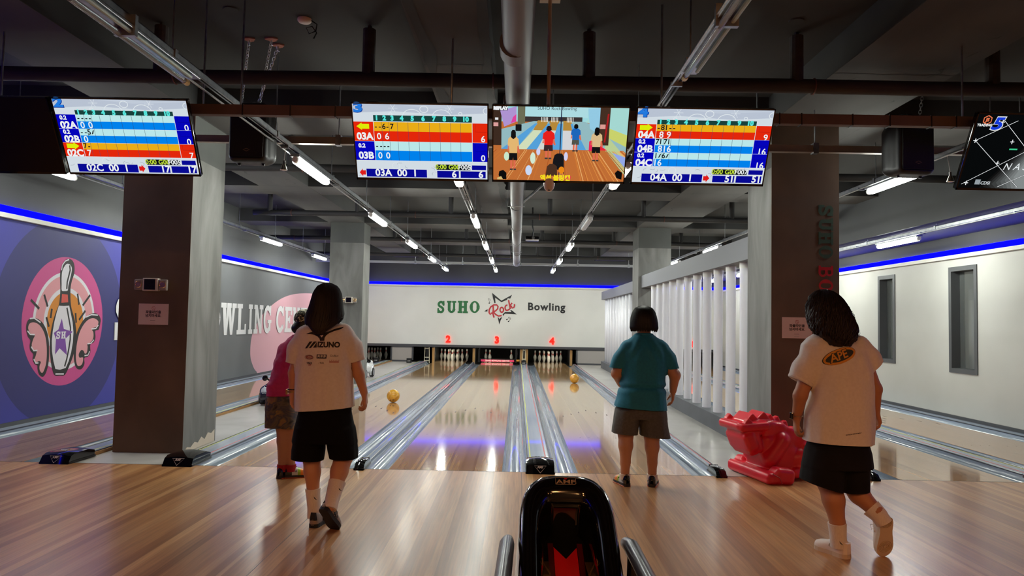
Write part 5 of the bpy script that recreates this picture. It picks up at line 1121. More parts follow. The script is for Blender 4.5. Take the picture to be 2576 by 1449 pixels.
# ------------------------------------------------------------------ toy cars on the concrete strip
def toy_car(label, loc, col, rz, proto=[None]):
    t = thing('toy_car', label, 'toy car', loc, rz); paint = M('toy_paint_%d_%d_%d' % col, col, .18, coat=.7)
    if proto[0] is None:
        d = SDF((-.36, -.62, .04), (.36, .62, .62), .011)
        d.box((0, 0, .20), (.285, .55, .10), .07); d.box((0, -.33, .27), (.25, .22, .07), .06, rot=Matrix.Rotation(R_(8), 3, 'X'), k=.04); d.box((0, .30, .30), (.25, .26, .09), .06, k=.04)
        d.box((0, .08, .36), (.19, .22, .12), .05, mode='sub', k=.02); d.box((0, -.55, .16), (.26, .03, .06), .03, k=.02)
        for s in (-1, 1):
            for y in (-.34, .34): d.ell((s*.27, y, .12), (.07, .135, .135), k=.02); d.ell((s*.31, y, .11), (.09, .118, .118), mode='sub', k=.01)
        proto[0] = d
    put('body', proto[0].mesh('body', paint), t)
    for s in (-1, 1):
        put('headlight', MB().lathe([(0, -.03), (.055, -.02), (.06, 0)], 14, (s*.19, -.545, .235), axis='y').mesh('headlight', M('headlight', (200, 206, 220), .1)), t)
        put('mirror', MB().lathe([(0, -.02), (.045, -.015), (.045, .02), (0, .03)], 12, (s*.31, -.12, .40), axis='y').tube([(s*.31, -.1, .40), (s*.24, -.1, .36)], .012, 6).mesh('mirror', m_gloss), t)
        gr = put('grille', MB().box((s*.052-.046, -.585, .20), (s*.052+.046, -.565, .275), bev=.012).mesh('grille', m_steel), t)
        for q in range(5): put('bar', MB().box((s*.052-.036+q*.016, -.592, .207), (s*.052-.030+q*.016, -.58, .268)).mesh('bar', m_black), gr)
        for y in (-.34, .34):
            w = put('wheel', MB().lathe([(.02, -.045), (.095, -.045), (.11, -.03), (.11, .03), (.095, .045), (.02, .045)], 20, (s*.27, y, .11), axis='x').mesh('wheel', M('tyre', (18, 18, 19), .7)), t, smooth=40)
            put('hub', MB().lathe([(0, -.05), (.07, -.048), (.07, .048), (0, .05)], 10, (s*.27, y, .11), axis='x').mesh('hub', M('hub_silver', (180, 182, 188), .3, .8)), w)
    put('number_plate', MB().box((-.08, -.592, .13), (.08, -.58, .17)).mesh('number_plate', M('plate_white', (196, 196, 200), .5)), t)
    put('windscreen_frame', MB().tube([(-.2, -.14, .33), (-.17, -.06, .53), (.17, -.06, .53), (.2, -.14, .33)], .014, 8).mesh('windscreen_frame', m_gloss), t)
    put('windscreen', MB().add([(-.19, -.13, .34), (.19, -.13, .34), (.165, -.065, .525), (-.165, -.065, .525)], [(0, 1, 2, 3)]).mesh('windscreen', M('screen_clear', (200, 205, 225), .05, trans=.9)), t)
    put('seat', MB().box((-.16, .02, .22), (.16, .26, .30), bev=.03).box((-.16, .2, .28), (.16, .29, .46), bev=.03).mesh('seat', m_black), t)
    put('steering_wheel', MB().tube([(.07*math.cos(a*.524), -.05+.03*math.sin(a*.524), .40+.06*math.sin(a*.524)) for a in range(12)], .01, 6, closed=True).tube([(0, -.05, .4), (0, -.13, .35)], .012, 6).mesh('steering_wheel', m_black), t)
    return t
toy_car('dark navy ride-on toy car facing the approach beside the brown column', (-3.13, 5.10, 0), (22, 24, 44), .06)
toy_car('white ride-on toy car behind the bare concrete column', (-3.13, 10.35, 0), (222, 224, 228), -.05)
# ------------------------------------------------------------------ people
m_skin = {}
def skin(c): return MN('skin_%d' % c[0], [tuple(int(v*.95) for v in c), c], (1, 1, 1), 7, 3, .5)
V3 = lambda *a: np.array(a, float)
def unit(v): v = np.array(v, float); return v/np.linalg.norm(v)
def hand(d, w, dr_, pn, th, curl=.5, sc=1.0):
    """five-fingered hand: wrist w, direction dr_, palm normal pn, thumb side th"""
    w = V3(*w); dr_ = unit(dr_); th = unit(th-dr_*np.dot(th, dr_)); pn = unit(pn-dr_*np.dot(pn, dr_)-th*np.dot(pn, th))
    L = [.066, .074, .069, .054]; K = []
    for i in range(4):
        k = w + dr_*(.082-.006*abs(i-1.3))*sc + th*(.030-.020*i)*sc; K.append(k)
        d.cap(w+dr_*.012+th*(.014-.009*i), k, .0165*sc, .0120*sc, .008)
        a = .25+.1*i*curl; p = k; ln = L[i]*sc
        for j, (fr_, rr) in enumerate(((.46, .0092), (.3, .0084), (.24, .0076))):
            dirv = dr_*math.cos(a)+pn*math.sin(a)+th*(.10-.07*i); dirv = unit(dirv); q = p+dirv*ln*fr_
            d.cap(p, q, rr*sc*1.04, rr*sc*.95, .003); p = q; a += curl*(.9+.12*i)
    p = w+dr_*.022*sc+th*.018*sc
    for fr_, ra, rb, mix in ((.042, .0150, .0115, (.62, .62, .35)), (.030, .0110, .0095, (.82, .25, .5)), (.024, .0094, .0078, (.9, .0, .55))):
        q = p+unit(dr_*mix[0]+th*mix[1]+pn*mix[2])*fr_*sc; d.cap(p, q, ra*sc, rb*sc, .005); p = q
def head(d, c, yaw=0.0, sc=1.0):
    c = V3(*c); f = V3(-math.sin(yaw), math.cos(yaw), 0); r = V3(math.cos(yaw), math.sin(yaw), 0); u = V3(0, 0, 1); rot = Matrix.Rotation(yaw, 3, 'Z')
    d.ell(c+u*.02*sc, (.074*sc, .093*sc, .098*sc), rot, .01); d.ell(c+f*.028*sc-u*.045*sc, (.056*sc, .062*sc, .066*sc), rot, .03)
    d.cap(c+f*.088*sc+u*.006*sc, c+f*.108*sc-u*.028*sc, .008*sc, .012*sc, .012); d.cap(c+f*.088*sc-u*.062*sc-r*.018*sc, c+f*.088*sc-u*.062*sc+r*.018*sc, .007*sc, .007*sc, .006)
    for s in (-1, 1):
        d.ell(c+r*s*.076*sc-f*.0*sc-u*.012*sc, (.010*sc, .020*sc, .030*sc), rot, .006); d.ell(c+f*.085*sc+r*s*.031*sc+u*.012*sc, (.016*sc, .012*sc, .010*sc), rot, .006, 'sub')
    return f, r
def faceparts(root, off, c, yaw, sc=1.0):
    c = V3(*c); f = V3(-math.sin(yaw), math.cos(yaw), 0); r = V3(math.cos(yaw), math.sin(yaw), 0); u = V3(0, 0, 1)
    for s in (-1, 1):
        p = Vector(c+f*.077*sc+r*s*.031*sc+u*.012*sc); e = put('eye', MB().lathe([(0, -.011), (.008, -.008), (.011, 0), (.008, .008), (0, .011)], 10, p).mesh('eye', M('eye_white', (230, 226, 220), .2)), root, off)
        put('iris', MB().lathe([(0, -.001), (.0055, -.001), (.0055, .001), (0, .001)], 10, p+Vector(f)*.0105, axis='y').mesh('iris', M('iris_brown', (40, 24, 18), .2)), e)
def rowfn(rows):
    A_ = np.array(sorted(rows), float); return lambda z: [float(np.interp(z, A_[:, 0], A_[:, i])) for i in range(1, 5)]
def comb(mb, rows, n, a0, a1, zend, w, rnd, curl=0.0, m=14, lift=1.02, spread=0.0):
    f = rowfn(rows); zt = max(r[0] for r in rows)-.004
    for k in range(n):
        a = rnd.uniform(a0, a1); ze = zend(a, rnd); P = []; ph = rnd.uniform(0, 6.28); fq = rnd.uniform(55, 80); z0 = zt-(rnd.uniform(0, .10) if curl else 0); cr = curl*rnd.uniform(.6, 1.2); wob = rnd.uniform(-.04, .04); lf = lift+rnd.uniform(-.012, .02)
        for j in range(m):
            q = j/(m-1); z = z0+(ze-z0)*(1-(1-q)**1.25); cx, cy, rx, ry = f(z); aa = a+wob*q*2; g = min(1, max(0, (zt-z)/.10)); sp = 1+spread*max(0, q-.7)
            P.append((cx+math.cos(aa)*rx*lf*sp+cr*g*math.cos(z*fq+ph), cy+math.sin(aa)*ry*lf*sp+cr*g*math.sin(z*fq+ph)*.8, z))
        mb.tube(P, [w*.6]+[w*rnd.uniform(.8, 1.2)]*(m-2)+[w*.12], 4, caps=False, sx=1.0, sy=.55)
def strand(mb, pts, w): mb.tube(pts, [w]+[w*.9]*(len(pts)-2)+[w*.15], 4, caps=False, sx=1.0, sy=.5)
def shoe(root, off, heel, toe, up, kind, W=1.0):
    heel = Vector(heel); toe = Vector(toe); ax = (toe-heel); L = ax.length; ax.normalize(); up = Vector(up); up = (up-ax*up.dot(ax)).normalized(); sd = ax.cross(up)
    tt = [0, .03, .08, .16, .26, .36, .46, .56, .66, .76, .86, .94, .98, 1]
    ww = [.012, .026, .033, .036, .036, .035, .037, .041, .045, .047, .044, .033, .022, .008]; hh = [.040, .070, .082, .088, .088, .082, .070, .058, .050, .045, .040, .032, .024, .012]
    n = 16
    def ring(i, wk, z0, hk):
        c = heel+ax*(L*tt[i]); R = []
        for j in range(n):
            a = 2*math.pi*j/n; ca, sa = math.cos(a), math.sin(a)
            R.append(c + sd*(ww[i]*W*wk*math.copysign(abs(ca)**.75, ca)) + up*(z0+(max(sa, 0)**.8)*hh[i]*hk*W - (.0 if sa >= 0 else .004)))
        return R
    cols = {'adi': ((148, 132, 124), (22, 22, 24)), 'white': ((226, 212, 204), (206, 186, 164)), 'bowl': ((14, 14, 15), (28, 26, 26))}[kind]
    up_m = M('shoe_%s' % kind, cols[0], .45 if kind != 'bowl' else .15); so_m = M('sole_%s' % kind, cols[1], .6)
    mb = MB(); rs = [ring(i, 1, .022, 1) for i in range(len(tt))]
    if kind == 'bowl':
        seg = [m_gloss]*4 + [M('shoe_silver', (206, 206, 206), .2), M('shoe_silver', (206, 206, 206), .2), M('shoe_lime', (150, 190, 60), .3), M('shoe_orange', (226, 128, 40), .3), M('shoe_orange', (226, 128, 40), .3), m_gloss, m_gloss, m_gloss, m_gloss]
        for i in range(len(tt)-1): mb.loft([rs[i], rs[i+1]], seg[i], caps=False)
    else: mb.loft(rs, up_m)
    s = put('shoe', mb.mesh('shoe', up_m), root, off, smooth=50)
    so = [[c for c in ring(i, 1.08 if kind == 'white' else 1.04, .0, .0)] for i in range(len(tt))]
    mb = MB()
    top = [heel+ax*(L*tt[i])+sd*ww[i]*W*1.07+up*.026 for i in range(len(tt))] + [heel+ax*(L*tt[i])-sd*ww[i]*W*1.07+up*.026 for i in range(len(tt)-1, -1, -1)]
    nv = len(top); bot = [p-up*.026 for p in top]; mb.add(top+bot, [tuple(range(nv)), tuple(range(2*nv-1, nv-1, -1))]+[(i, i+nv, (i+1) % nv+nv, (i+1) % nv) for i in range(nv)])
    put('sole', mb.mesh('sole', so_m), s)
    P = lambda t, e, z: heel+ax*(L*t)+sd*e*W+up*z
    if kind == 'adi':
        for e in (-1, 1):
            for q in range(3): put('stripe', MB().tube([P(.40+.08*q, e*.040, .03), P(.36+.08*q, e*.026, .072)], .0055, 5).mesh('stripe', so_m), s)
        put('heel_tab', MB().loft([[P(.0, e, z) for e, z in ((-.02, .05), (.02, .05), (.014, .088), (-.014, .088))], [P(.05, e, z) for e, z in ((-.03, .05), (.03, .05), (.02, .10), (-.02, .10))]]).mesh('heel_tab', so_m), s)
    if kind == 'white':
        m_tan = M('sole_groove', (176, 152, 124), .7)
        for cx, r0 in ((.14, .012), (.14, .021), (.14, .03), (.74, .012), (.74, .022), (.74, .031), (.74, .040)):
            put('tread_ring', MB().tube([P(cx+r0/L*math.sin(a*.3927), r0*math.cos(a*.3927)*.95, -.001) for a in range(16)], .0022, 5, closed=True).mesh('tread_ring', m_tan), s)
        for q in range(4): put('lace', MB().tube([P(.42+.06*q, -.028, .072-.006*q), P(.44+.06*q, 0, .09-.008*q), P(.42+.06*q, .028, .072-.006*q)], .003, 5).mesh('lace', M('lace', (206, 192, 182), .7)), s)
        put('lace', MB().tube([P(.40, -.01, .088), P(.36, -.045, .085), P(.42, -.05, .06), P(.40, -.01, .086), P(.46, -.04, .05)], .0025, 5).mesh('lace', MATS['lace']), s)
        put('heel_panel', MB().loft([[P(-.004, e, z) for e, z in ((-.016, .03), (.016, .03), (.013, .09), (-.013, .09))], [P(.05, e, z) for e, z in ((-.032, .03), (.032, .03), (.028, .095), (-.028, .095))]]).mesh('heel_panel', up_m), s)
    if kind == 'bowl':
        put('strap', MB().tube([P(.44, -.034, .05), P(.43, 0, .085), P(.40, .034, .05)], .012, 6, sy=.4).mesh('strap', m_gloss), s)
        put('sole_line', MB().tube([P(tt[i], ww[i]*1.09, .004) for i in range(1, 13)], .0035, 5).tube([P(tt[i], -ww[i]*1.09, .004) for i in range(1, 13)], .0035, 5).mesh('sole_line', M('sole_orange', (196, 84, 40), .5)), s)
    return s
def sock(root, off, pts, rs, m, mark=None):
    mb = MB(); P = [Vector(p) for p in pts]; n = 20
    mb.tube(P, [r*1.13 for r in rs], n, caps=True); o = put('sock', mb.mesh('sock', m), root, off, smooth=60)
    if mark is not None:
        p = Vector(mark); put('mark', MB().tube([p, p+Vector((.008, -.001, -.012)), p+Vector((.022, 0, -.022))], [.0008, .0032, .0008], 5).mesh('mark', m_black), o)
    return o
def cloth(me, amp, sc, seed, stretch=(1, 1, .35)):
    def f(c, n):
        q = Vector((c.x*stretch[0]*sc+seed, c.y*stretch[1]*sc, c.z*stretch[2]*sc)); q2 = Vector((c.x*26+seed, c.y*26, c.z*5)); return amp*(noise.noise(q)+.5*noise.noise(q*2.1))+amp*.45*noise.noise(q2)
    ruffle(me, f)
def solid(o, th=.003):
    md = o.modifiers.new('thick', 'SOLIDIFY'); md.thickness = th; md.offset = -1; return o
def cutz(z, x=0.0, slope=0.0, reg=None, flip=False):
    """plane z = z + slope*(X-x): everything below goes (above with flip)"""
    n = Vector((slope, 0, -1)).normalized(); return (Vector((x, 0, z)), -n if flip else n, reg)
def cutat(p, d, r, cond=None):
    p = Vector(p); return (p, Vector(d).normalized(), lambda c: (c-p).length < r and (cond is None or cond(c)))
def print_on(root, off, tree, polys, m, name, lift=.003, y0=-8):
    """lay flat outlines (x, z) on the cloth by projecting them along the view of the back"""
    mb = MB(); [mb.add([Vector((v.x, 0, v.y)) for v in vs], fs) for vs, fs in polys]
    me = mb.mesh(name, m); bm = bmesh.new(); bm.from_mesh(me); bmesh.ops.triangulate(bm, faces=bm.faces)
    for _ in range(4):
        es = [e for e in bm.edges if e.calc_length() > .012]
        if not es: break
        bmesh.ops.subdivide_edges(bm, edges=es, cuts=1); bmesh.ops.triangulate(bm, faces=bm.faces)
    for v in bm.verts:
        h = tree.ray_cast(Vector((v.co.x, y0, v.co.z)), Vector((0, 1, 0)))
        v.co.y = (h[0].y if h[0] else -2.0)-lift
    bm.to_mesh(me); bm.free(); return put(name, me, root, off)
def flat(pts): vs = [Vector((p[0], p[1])) for p in pts]; return (vs, [tuple(t) for t in tessellate_polygon([[Vector((p[0], p[1], 0)) for p in pts]])])
def strip(pts, w, closed=False):
    mb = MB(); mb.band(pts, w, lambda a, b, h: (a, b, 0), 0, closed=closed); return ([Vector((v[0], v[1])) for v in mb.v], mb.f)
def letters(txt, size, x, z, **kw):
    vs, fs = text_mesh(txt, size, **kw); return ([Vector((v.x+x, v.y+z)) for v in vs], fs)
def fit(poly, x0, z0, x1, z1):
    vs, fs = poly; a = min(v.x for v in vs); b = max(v.x for v in vs); c = min(v.y for v in vs); e = max(v.y for v in vs)
    return ([Vector((x0+(v.x-a)/(b-a)*(x1-x0), z0+(v.y-c)/(e-c)*(z1-z0))) for v in vs], fs)
def ellipse(cx, cz, rx, rz, tilt=0, n=28):
    c, s = math.cos(tilt), math.sin(tilt); return [(cx+rx*math.cos(2*math.pi*i/n)*c-rz*math.sin(2*math.pi*i/n)*s, cz+rx*math.cos(2*math.pi*i/n)*s+rz*math.sin(2*math.pi*i/n)*c) for i in range(n)]
m_hair = MN('hair_dark', [(20, 13, 11), (34, 22, 18)], (60, 60, 2), 4, 3, .5, spec=.35); m_hairb = MN('hair_black', [(10, 9, 9), (20, 17, 17)], (60, 60, 2), 4, 3, .45, spec=.35)
m_tee = MN('tee_white', [(214, 206, 200), (222, 215, 209)], (1, 1, 1), 60, 2, .85, .08, bscale=400); m_blackcloth = MN('black_cloth', [(9, 8, 9), (14, 13, 14)], (1, 1, 1), 90, 3, .9, .1, bscale=300, spec=.15); m_denim = MN('washed_black', [(17, 16, 18), (25, 24, 27)], (1, 1, 1), 8, 5, .9, .15, bscale=260, spec=.2)
m_sock = MN('sock_white', [(214, 202, 194), (226, 216, 208)], (120, 120, 1), 3, 1, .9, .2, bscale=4)

def person(label, base):
    t = thing('person', label, 'person', base); return t, Vector((-base[0], -base[1], -base[2]))

# ---- walking player in the white shirt with black bird logo
A, off = person('person in white logo T-shirt and black shorts walking with long straight hair', (-.68, -1.85, 0))
d = SDF((-.99, -2.2, 0.02), (-.30, -1.55, 1.66), .0065); sk = skin((196, 140, 108))
head(d, (-.664, -1.81, 1.505)); d.cap((-.66, -1.83, 1.45), (-.657, -1.85, 1.33), .05, .055, .03)
d.stack([(.62, -.65, -1.85, .16, .10), (.80, -.652, -1.85, .15, .10), (1.0, -.655, -1.85, .125, .09), (1.2, -.66, -1.85, .15, .10), (1.30, -.66, -1.85, .13, .08), (1.345, -.66, -1.85, .06, .05)], .04)
d.chain([(-.81, -1.85, 1.28), (-.868, -1.85, 1.02), (-.880, -1.83, .885)], [.05, .037, .026], .02); hand(d, (-.880, -1.83, .885), (.02, .10, -1), (.9, .2, 0), (0, 1, 0), .55)
d.chain([(-.52, -1.85, 1.29), (-.428, -1.85, 1.02), (-.392, -1.83, .893)], [.05, .037, .026], .02); hand(d, (-.392, -1.83, .893), (.14, .10, -1), (-.9, .2, 0), (0, 1, 0), .75)
d.chain([(-.74, -1.85, .70), (-.73, -1.85, .46), (-.717, -1.87, .36), (-.705, -1.87, .20), (-.698, -1.86, .08)], [.09, .06, .054, .036, .034], .02)
d.chain([(-.565, -1.84, .70), (-.515, -1.83, .47), (-.53, -1.89, .37), (-.545, -1.98, .22), (-.550, -2.02, .17)], [.09, .064, .057, .036, .034], .02)
put('body', d.mesh('body', sk), A, off); faceparts(A, off, (-.664, -1.81, 1.505), 0)
d = SDF((-1.02, -2.08, .68), (-.30, -1.62, 1.42), .0075)
d.stack([(.70, -.648, -1.85, .203, .142), (.96, -.658, -1.85, .195, .138), (1.13, -.661, -1.85, .188, .134), (1.25, -.664, -1.85, .186, .122), (1.31, -.668, -1.85, .170, .10), (1.345, -.665, -1.85, .12, .078), (1.38, -.66, -1.84, .066, .06)], .03)
d.chain([(-.79, -1.85, 1.265), (-.848, -1.85, 1.18), (-.874, -1.85, 1.075)], [.075, .068, .054], .03); d.chain([(-.545, -1.85, 1.28), (-.476, -1.85, 1.20), (-.430, -1.85, 1.09)], [.075, .068, .056], .03)
me = d.mesh('t_shirt', m_tee, cut=[cutz(.765, -.846, .09, lambda c: abs(c.x+.65) < .22), cutat((-.868, -1.85, 1.083), (-.2, 0, -1), .12, lambda c: c.x < -.858), cutat((-.438, -1.85, 1.103), (.33, 0, -1), .12, lambda c: c.x > -.462), cutz(1.372, flip=True)])
cloth(me, .008, 9, 3.1); tr = BVHTree.FromPolygons([v.co[:] for v in me.vertices], [p.vertices[:] for p in me.polygons])
sh = solid(put('t_shirt', me, A, off)); m_ink = M('print_black', (24, 20, 18), .7); m_inkr = M('print_red', (150, 44, 40), .7); m_inkn = M('print_navy', (22, 22, 52), .7)
z3 = Vector((0, 0, 0))
print_on(sh, z3, tr, [flat(RUNBIRD)], m_ink, 'bird_logo'); print_on(sh, z3, tr, [flat(RUNBIRD_GAP)], m_tee, 'logo_gap', .0045)
(a, b) = MIZ_TXT; print_on(sh, z3, tr, [flat(p) for p in MIZ_M] + [fit(letters('IZUNO', .05, 0, 0, bold=.0022), a[0], a[1], b[0], b[1])], m_ink, 'lettering')
R6 = MIZ_ROW
print_on(sh, z3, tr, [strip(ellipse(*R6[0], .030, .0135), .002, True)], m_ink, 'badge'); print_on(sh, z3, tr, [strip(ellipse(R6[0][0]+.002, R6[0][1], .023, .010), .003, True), letters('XDACT', .013, *R6[0], bold=.0004)], m_inkr, 'badge')
print_on(sh, z3, tr, [flat([(R6[1][0]-.033, R6[1][1]-.0135), (R6[1][0]+.033, R6[1][1]-.0135), (R6[1][0]+.033, R6[1][1]+.0135), (R6[1][0]-.033, R6[1][1]+.0135)])], m_inkn, 'badge'); print_on(sh, z3, tr, [letters('美津濃', .019, *R6[1], bold=.0003)], m_tee, 'badge', .0045)
print_on(sh, z3, tr, [letters('DuBuz', .019, *R6[2]), letters('TAKE', .016, R6[3][0], R6[3][1]+.004, bold=.0006), letters('1906', .019, *R6[4], shear=.2)], m_ink, 'badge')
print_on(sh, z3, tr, [letters('OFF', .012, R6[3][0]+.004, R6[3][1]-.008, bold=.0004), flat([(R6[5][0]-.03, R6[5][1]-.003), (R6[5][0]+.03, R6[5][1]-.003), (R6[5][0]+.03, R6[5][1]+.003), (R6[5][0]-.03, R6[5][1]+.003)])] + [flat([(R6[5][0]-.029+q*.011, R6[5][1]+.009), (R6[5][0]-.024+q*.011, R6[5][1]+.009), (R6[5][0]-.024+q*.011, R6[5][1]+.013), (R6[5][0]-.029+q*.011, R6[5][1]+.013)]) for q in range(6)], m_inkr, 'badge')
d = SDF((-.92, -2.06, .36), (-.38, -1.62, .92), .0085)
d.stack([(.56, -.645, -1.85, .212, .150), (.68, -.648, -1.85, .196, .138), (.76, -.648, -1.85, .178, .118), (.88, -.65, -1.85, .17, .11)], .02)
d.stack([(.38, -.757, -1.86, .103, .105), (.50, -.752, -1.855, .107, .118), (.66, -.745, -1.85, .095, .125)], .02); d.stack([(.38, -.508, -1.83, .086, .105), (.50, -.522, -1.84, .100, .118), (.66, -.545, -1.85, .095, .125)], .02)
me = d.mesh('shorts', m_blackcloth, cut=[cutz(.443, -.757, -.05, lambda c: c.x < -.633), cutz(.452, reg=lambda c: c.x >= -.633), cutz(.87, flip=True)]); cloth(me, .007, 8, 9.2); solid(put('shorts', me, A, off))
sock(A, off, [(-.697, -1.86, .055), (-.699, -1.862, .12), (-.706, -1.87, .20), (-.709, -1.872, .250)], [.040, .0395, .041, .045], m_sock, (-.69, -1.913, .205))
sock(A, off, [(-.551, -2.03, .155), (-.548, -1.995, .20), (-.541, -1.955, .26), (-.533, -1.925, .31)], [.040, .041, .045, .051], m_sock, (-.51, -1.985, .285))
shoe(A, off, (-.690, -1.925, 0), (-.652, -1.675, 0), (0, 0, 1), 'adi', .93); shoe(A, off, (-.590, -2.075, .165), (-.533, -1.930, -.012), (.25, .70, .60), 'adi', .95)
put('bracelet', MB().tube([(-.880+.031*math.cos(a*.524), -1.83+.031*math.sin(a*.524), .905) for a in range(12)], .004, 6, closed=True).mesh('bracelet', m_black), A, off)
put('watch', MB().tube([(-.880+.030*math.cos(a*.524), -1.83+.030*math.sin(a*.524), .888) for a in range(12)], .006, 6, closed=True).box((-.922, -1.85, .87), (-.910, -1.81, .905), bev=.003).mesh('watch', M('watch_gold', (190, 160, 110), .3, .9)), A, off)
HA = [(1.285, -.672, -1.988, .028, .010), (1.315, -.670, -1.976, .058, .020), (1.35, -.668, -1.938, .098, .052), (1.39, -.664, -1.897, .118, .084), (1.44, -.662, -1.866, .115, .10), (1.50, -.663, -1.842, .103, .105), (1.56, -.664, -1.826, .091, .100), (1.60, -.665, -1.82, .073, .082), (1.625, -.666, -1.82, .047, .055), (1.638, -.667, -1.82, .014, .02)]
d = SDF((-.82, -2.05, 1.26), (-.50, -1.68, 1.66), .006); d.stack(HA, .01, pw=2.0); d.ell((-.664, -1.69, 1.46), (.065, .075, .12), k=.02, mode='sub')
hr = put('hair', d.mesh('hair', m_hair), A, off); rn = random.Random(5); mb = MB()
comb(mb, HA, 520, R_(165), R_(375), lambda a, r: 1.285+.10*min(1, abs(a-R_(270))/1.5)**1.5+r.uniform(0, .035) if r.random() < .75 else 1.36+r.uniform(-.02, .03), .0048, rn, lift=1.01, spread=.25)
put('strands', mb.mesh('strands', m_hair), hr, smooth=180)['kind'] = 'stuff'

# ---- stooping player in pink shirt
B, off = person('person in pink shirt and patterned shorts stooping behind the white logo T-shirt', (-1.34, -.43, 0))
d = SDF((-1.66, -.72, .02), (-1.0, .12, 1.52), .0075); skb = skin((172, 122, 94))
head(d, (-1.265, -.27, 1.345), -.7); d.cap((-1.28, -.30, 1.29), (-1.31, -.34, 1.18), .048, .055, .03)
d.stack([(.62, -1.40, -.42, .11, .11), (.85, -1.39, -.41, .11, .10), (1.05, -1.35, -.38, .12, .10), (1.18, -1.32, -.35, .10, .08)], .04)
d.chain([(-1.24, -.30, 1.15), (-1.14, -.22, .95), (-1.12, -.05, .85)], [.048, .038, .027], .02); hand(d, (-1.12, -.05, .85), (0, .8, -.5), (-.9, 0, -.2), (0, .4, .9), .8)
d.chain([(-1.42, -.42, .62), (-1.385, -.43, .44), (-1.378, -.445, .32), (-1.378, -.44, .08)], [.085, .06, .05, .034], .02); d.chain([(-1.34, -.40, .62), (-1.315, -.42, .44), (-1.31, -.43, .32), (-1.305, -.43, .08)], [.085, .058, .048, .034], .02)
put('body', d.mesh('body', skb), B, off); faceparts(B, off, (-1.265, -.27, 1.345), -.7)
d = SDF((-1.64, -.70, .64), (-1.02, .05, 1.32), .009); m_pink = MN('pink_shirt', [(172, 26, 92), (186, 34, 104)], (1, 1, 1), 40, 2, .7)
d.stack([(.66, -1.40, -.42, .138, .155), (.80, -1.395, -.42, .136, .15), (.90, -1.375, -.41, .126, .14), (1.02, -1.352, -.39, .128, .135), (1.12, -1.325, -.37, .124, .125), (1.20, -1.30, -.35, .10, .10), (1.25, -1.29, -.33, .06, .06)], .03)
d.chain([(-1.24, -.32, 1.13), (-1.17, -.27, 1.02)], [.075, .06], .03); d.chain([(-1.40, -.40, 1.10), (-1.43, -.30, .98)], [.065, .055], .03)
me = d.mesh('shirt', m_pink, cut=[cutz(.71, -1.53, .03), cutz(1.243, flip=True)]); cloth(me, .008, 9, 4.4, (1, 1, 1.6)); solid(put('shirt', me, B, off))
d = SDF((-1.62, -.66, .34), (-1.12, -.16, .82), .009); d.stack([(.36, -1.455, -.43, .075, .12), (.55, -1.45, -.43, .085, .13), (.70, -1.43, -.42, .10, .14)], .02); d.stack([(.36, -1.335, -.41, .07, .12), (.55, -1.34, -.41, .085, .13), (.70, -1.36, -.42, .10, .14)], .02); d.stack([(.60, -1.40, -.42, .13, .14), (.78, -1.40, -.42, .12, .13)], .03)
m_patt = MN('patterned_cloth', [(38, 36, 40), (96, 84, 70), (58, 56, 72), (132, 104, 60), (120, 84, 76)], (1, 1, 1), 5.5, 2, .8, dist=1.6, pos=[.30, .42, .5, .58, .68])
me = d.mesh('shorts', m_patt, cut=[cutz(.435, -1.4, -.04), cutz(.77, flip=True)]); cloth(me, .006, 9, 1.4); solid(put('shorts', me, B, off))
m_redsock = M('red_sock', (150, 20, 32), .9)
for (x, y), toe in (((-1.378, -.44), (-1.33, -.24)), ((-1.305, -.43), (-1.12, -.36))):
    sock(B, off, [(x, y, .055), (x, y, .115)], [.039, .039], m_redsock); tv_ = Vector((toe[0]-x, toe[1]-y, 0)).normalized(); shoe(B, off, (x-tv_.x*.055, y-tv_.y*.055, 0), (x+tv_.x*.185, y+tv_.y*.185, 0), (0, 0, 1), 'bowl', .92)
d = SDF((-1.42, -.46, 1.22), (-1.1, -.1, 1.5), .0075); d.ell((-1.268, -.275, 1.375), (.092, .104, .092), k=.01); d.ell((-1.30, -.32, 1.30), (.075, .07, .06), k=.02)
d.ell((-1.21, -.19, 1.31), (.06, .06, .07), k=.01, mode='sub'); put('hair', d.mesh('hair', m_hairb), B, off)
d = SDF((-1.42, -.46, 1.28), (-1.1, -.1, 1.5), .0075); d.ell((-1.268, -.275, 1.385), (.098, .110, .088), k=.01); d.box((-1.26, -.27, 1.31), (.2, .2, .045), .01, mode='sub', k=.005)
put('cap', d.mesh('cap', MN('floral_cap', [(24, 26, 24), (70, 74, 58), (150, 152, 110), (214, 210, 196)], (1, 1, 1), 26, 2, .8, dist=2.0, pos=[.42, .5, .56, .64])), B, off)

# ---- player in the teal shirt
Cp, off = person('person in teal T-shirt and grey shorts with black bobbed hair', (1.72, -.45, 0))
d = SDF((1.36, -.80, .02), (2.16, -.05, 1.58), .007); sk = skin((190, 136, 106))
head(d, (1.752, -.41, 1.425)); d.cap((1.752, -.43, 1.36), (1.752, -.45, 1.26), .056, .062, .03)
d.stack([(.66, 1.73, -.45, .18, .12), (.85, 1.745, -.45, .17, .12), (1.05, 1.752, -.45, .155, .11), (1.18, 1.755, -.45, .13, .09), (1.26, 1.755, -.45, .08, .06)], .04)
d.chain([(1.62, -.45, 1.15), (1.575, -.45, 1.09), (1.520, -.44, .96), (1.575, -.30, .86)], [.05, .055, .047, .032], .02); hand(d, (1.575, -.30, .86), (.6, .6, -.3), (.3, -.4, -.8), (0, .3, .9), .6)
d.chain([(1.885, -.45, 1.15), (1.935, -.45, 1.09), (2.022, -.46, .955), (2.020, -.40, .815)], [.05, .055, .047, .031], .02); hand(d, (2.020, -.40, .815), (.0, .14, -1), (-.95, .1, 0), (.15, 1, 0), .45)
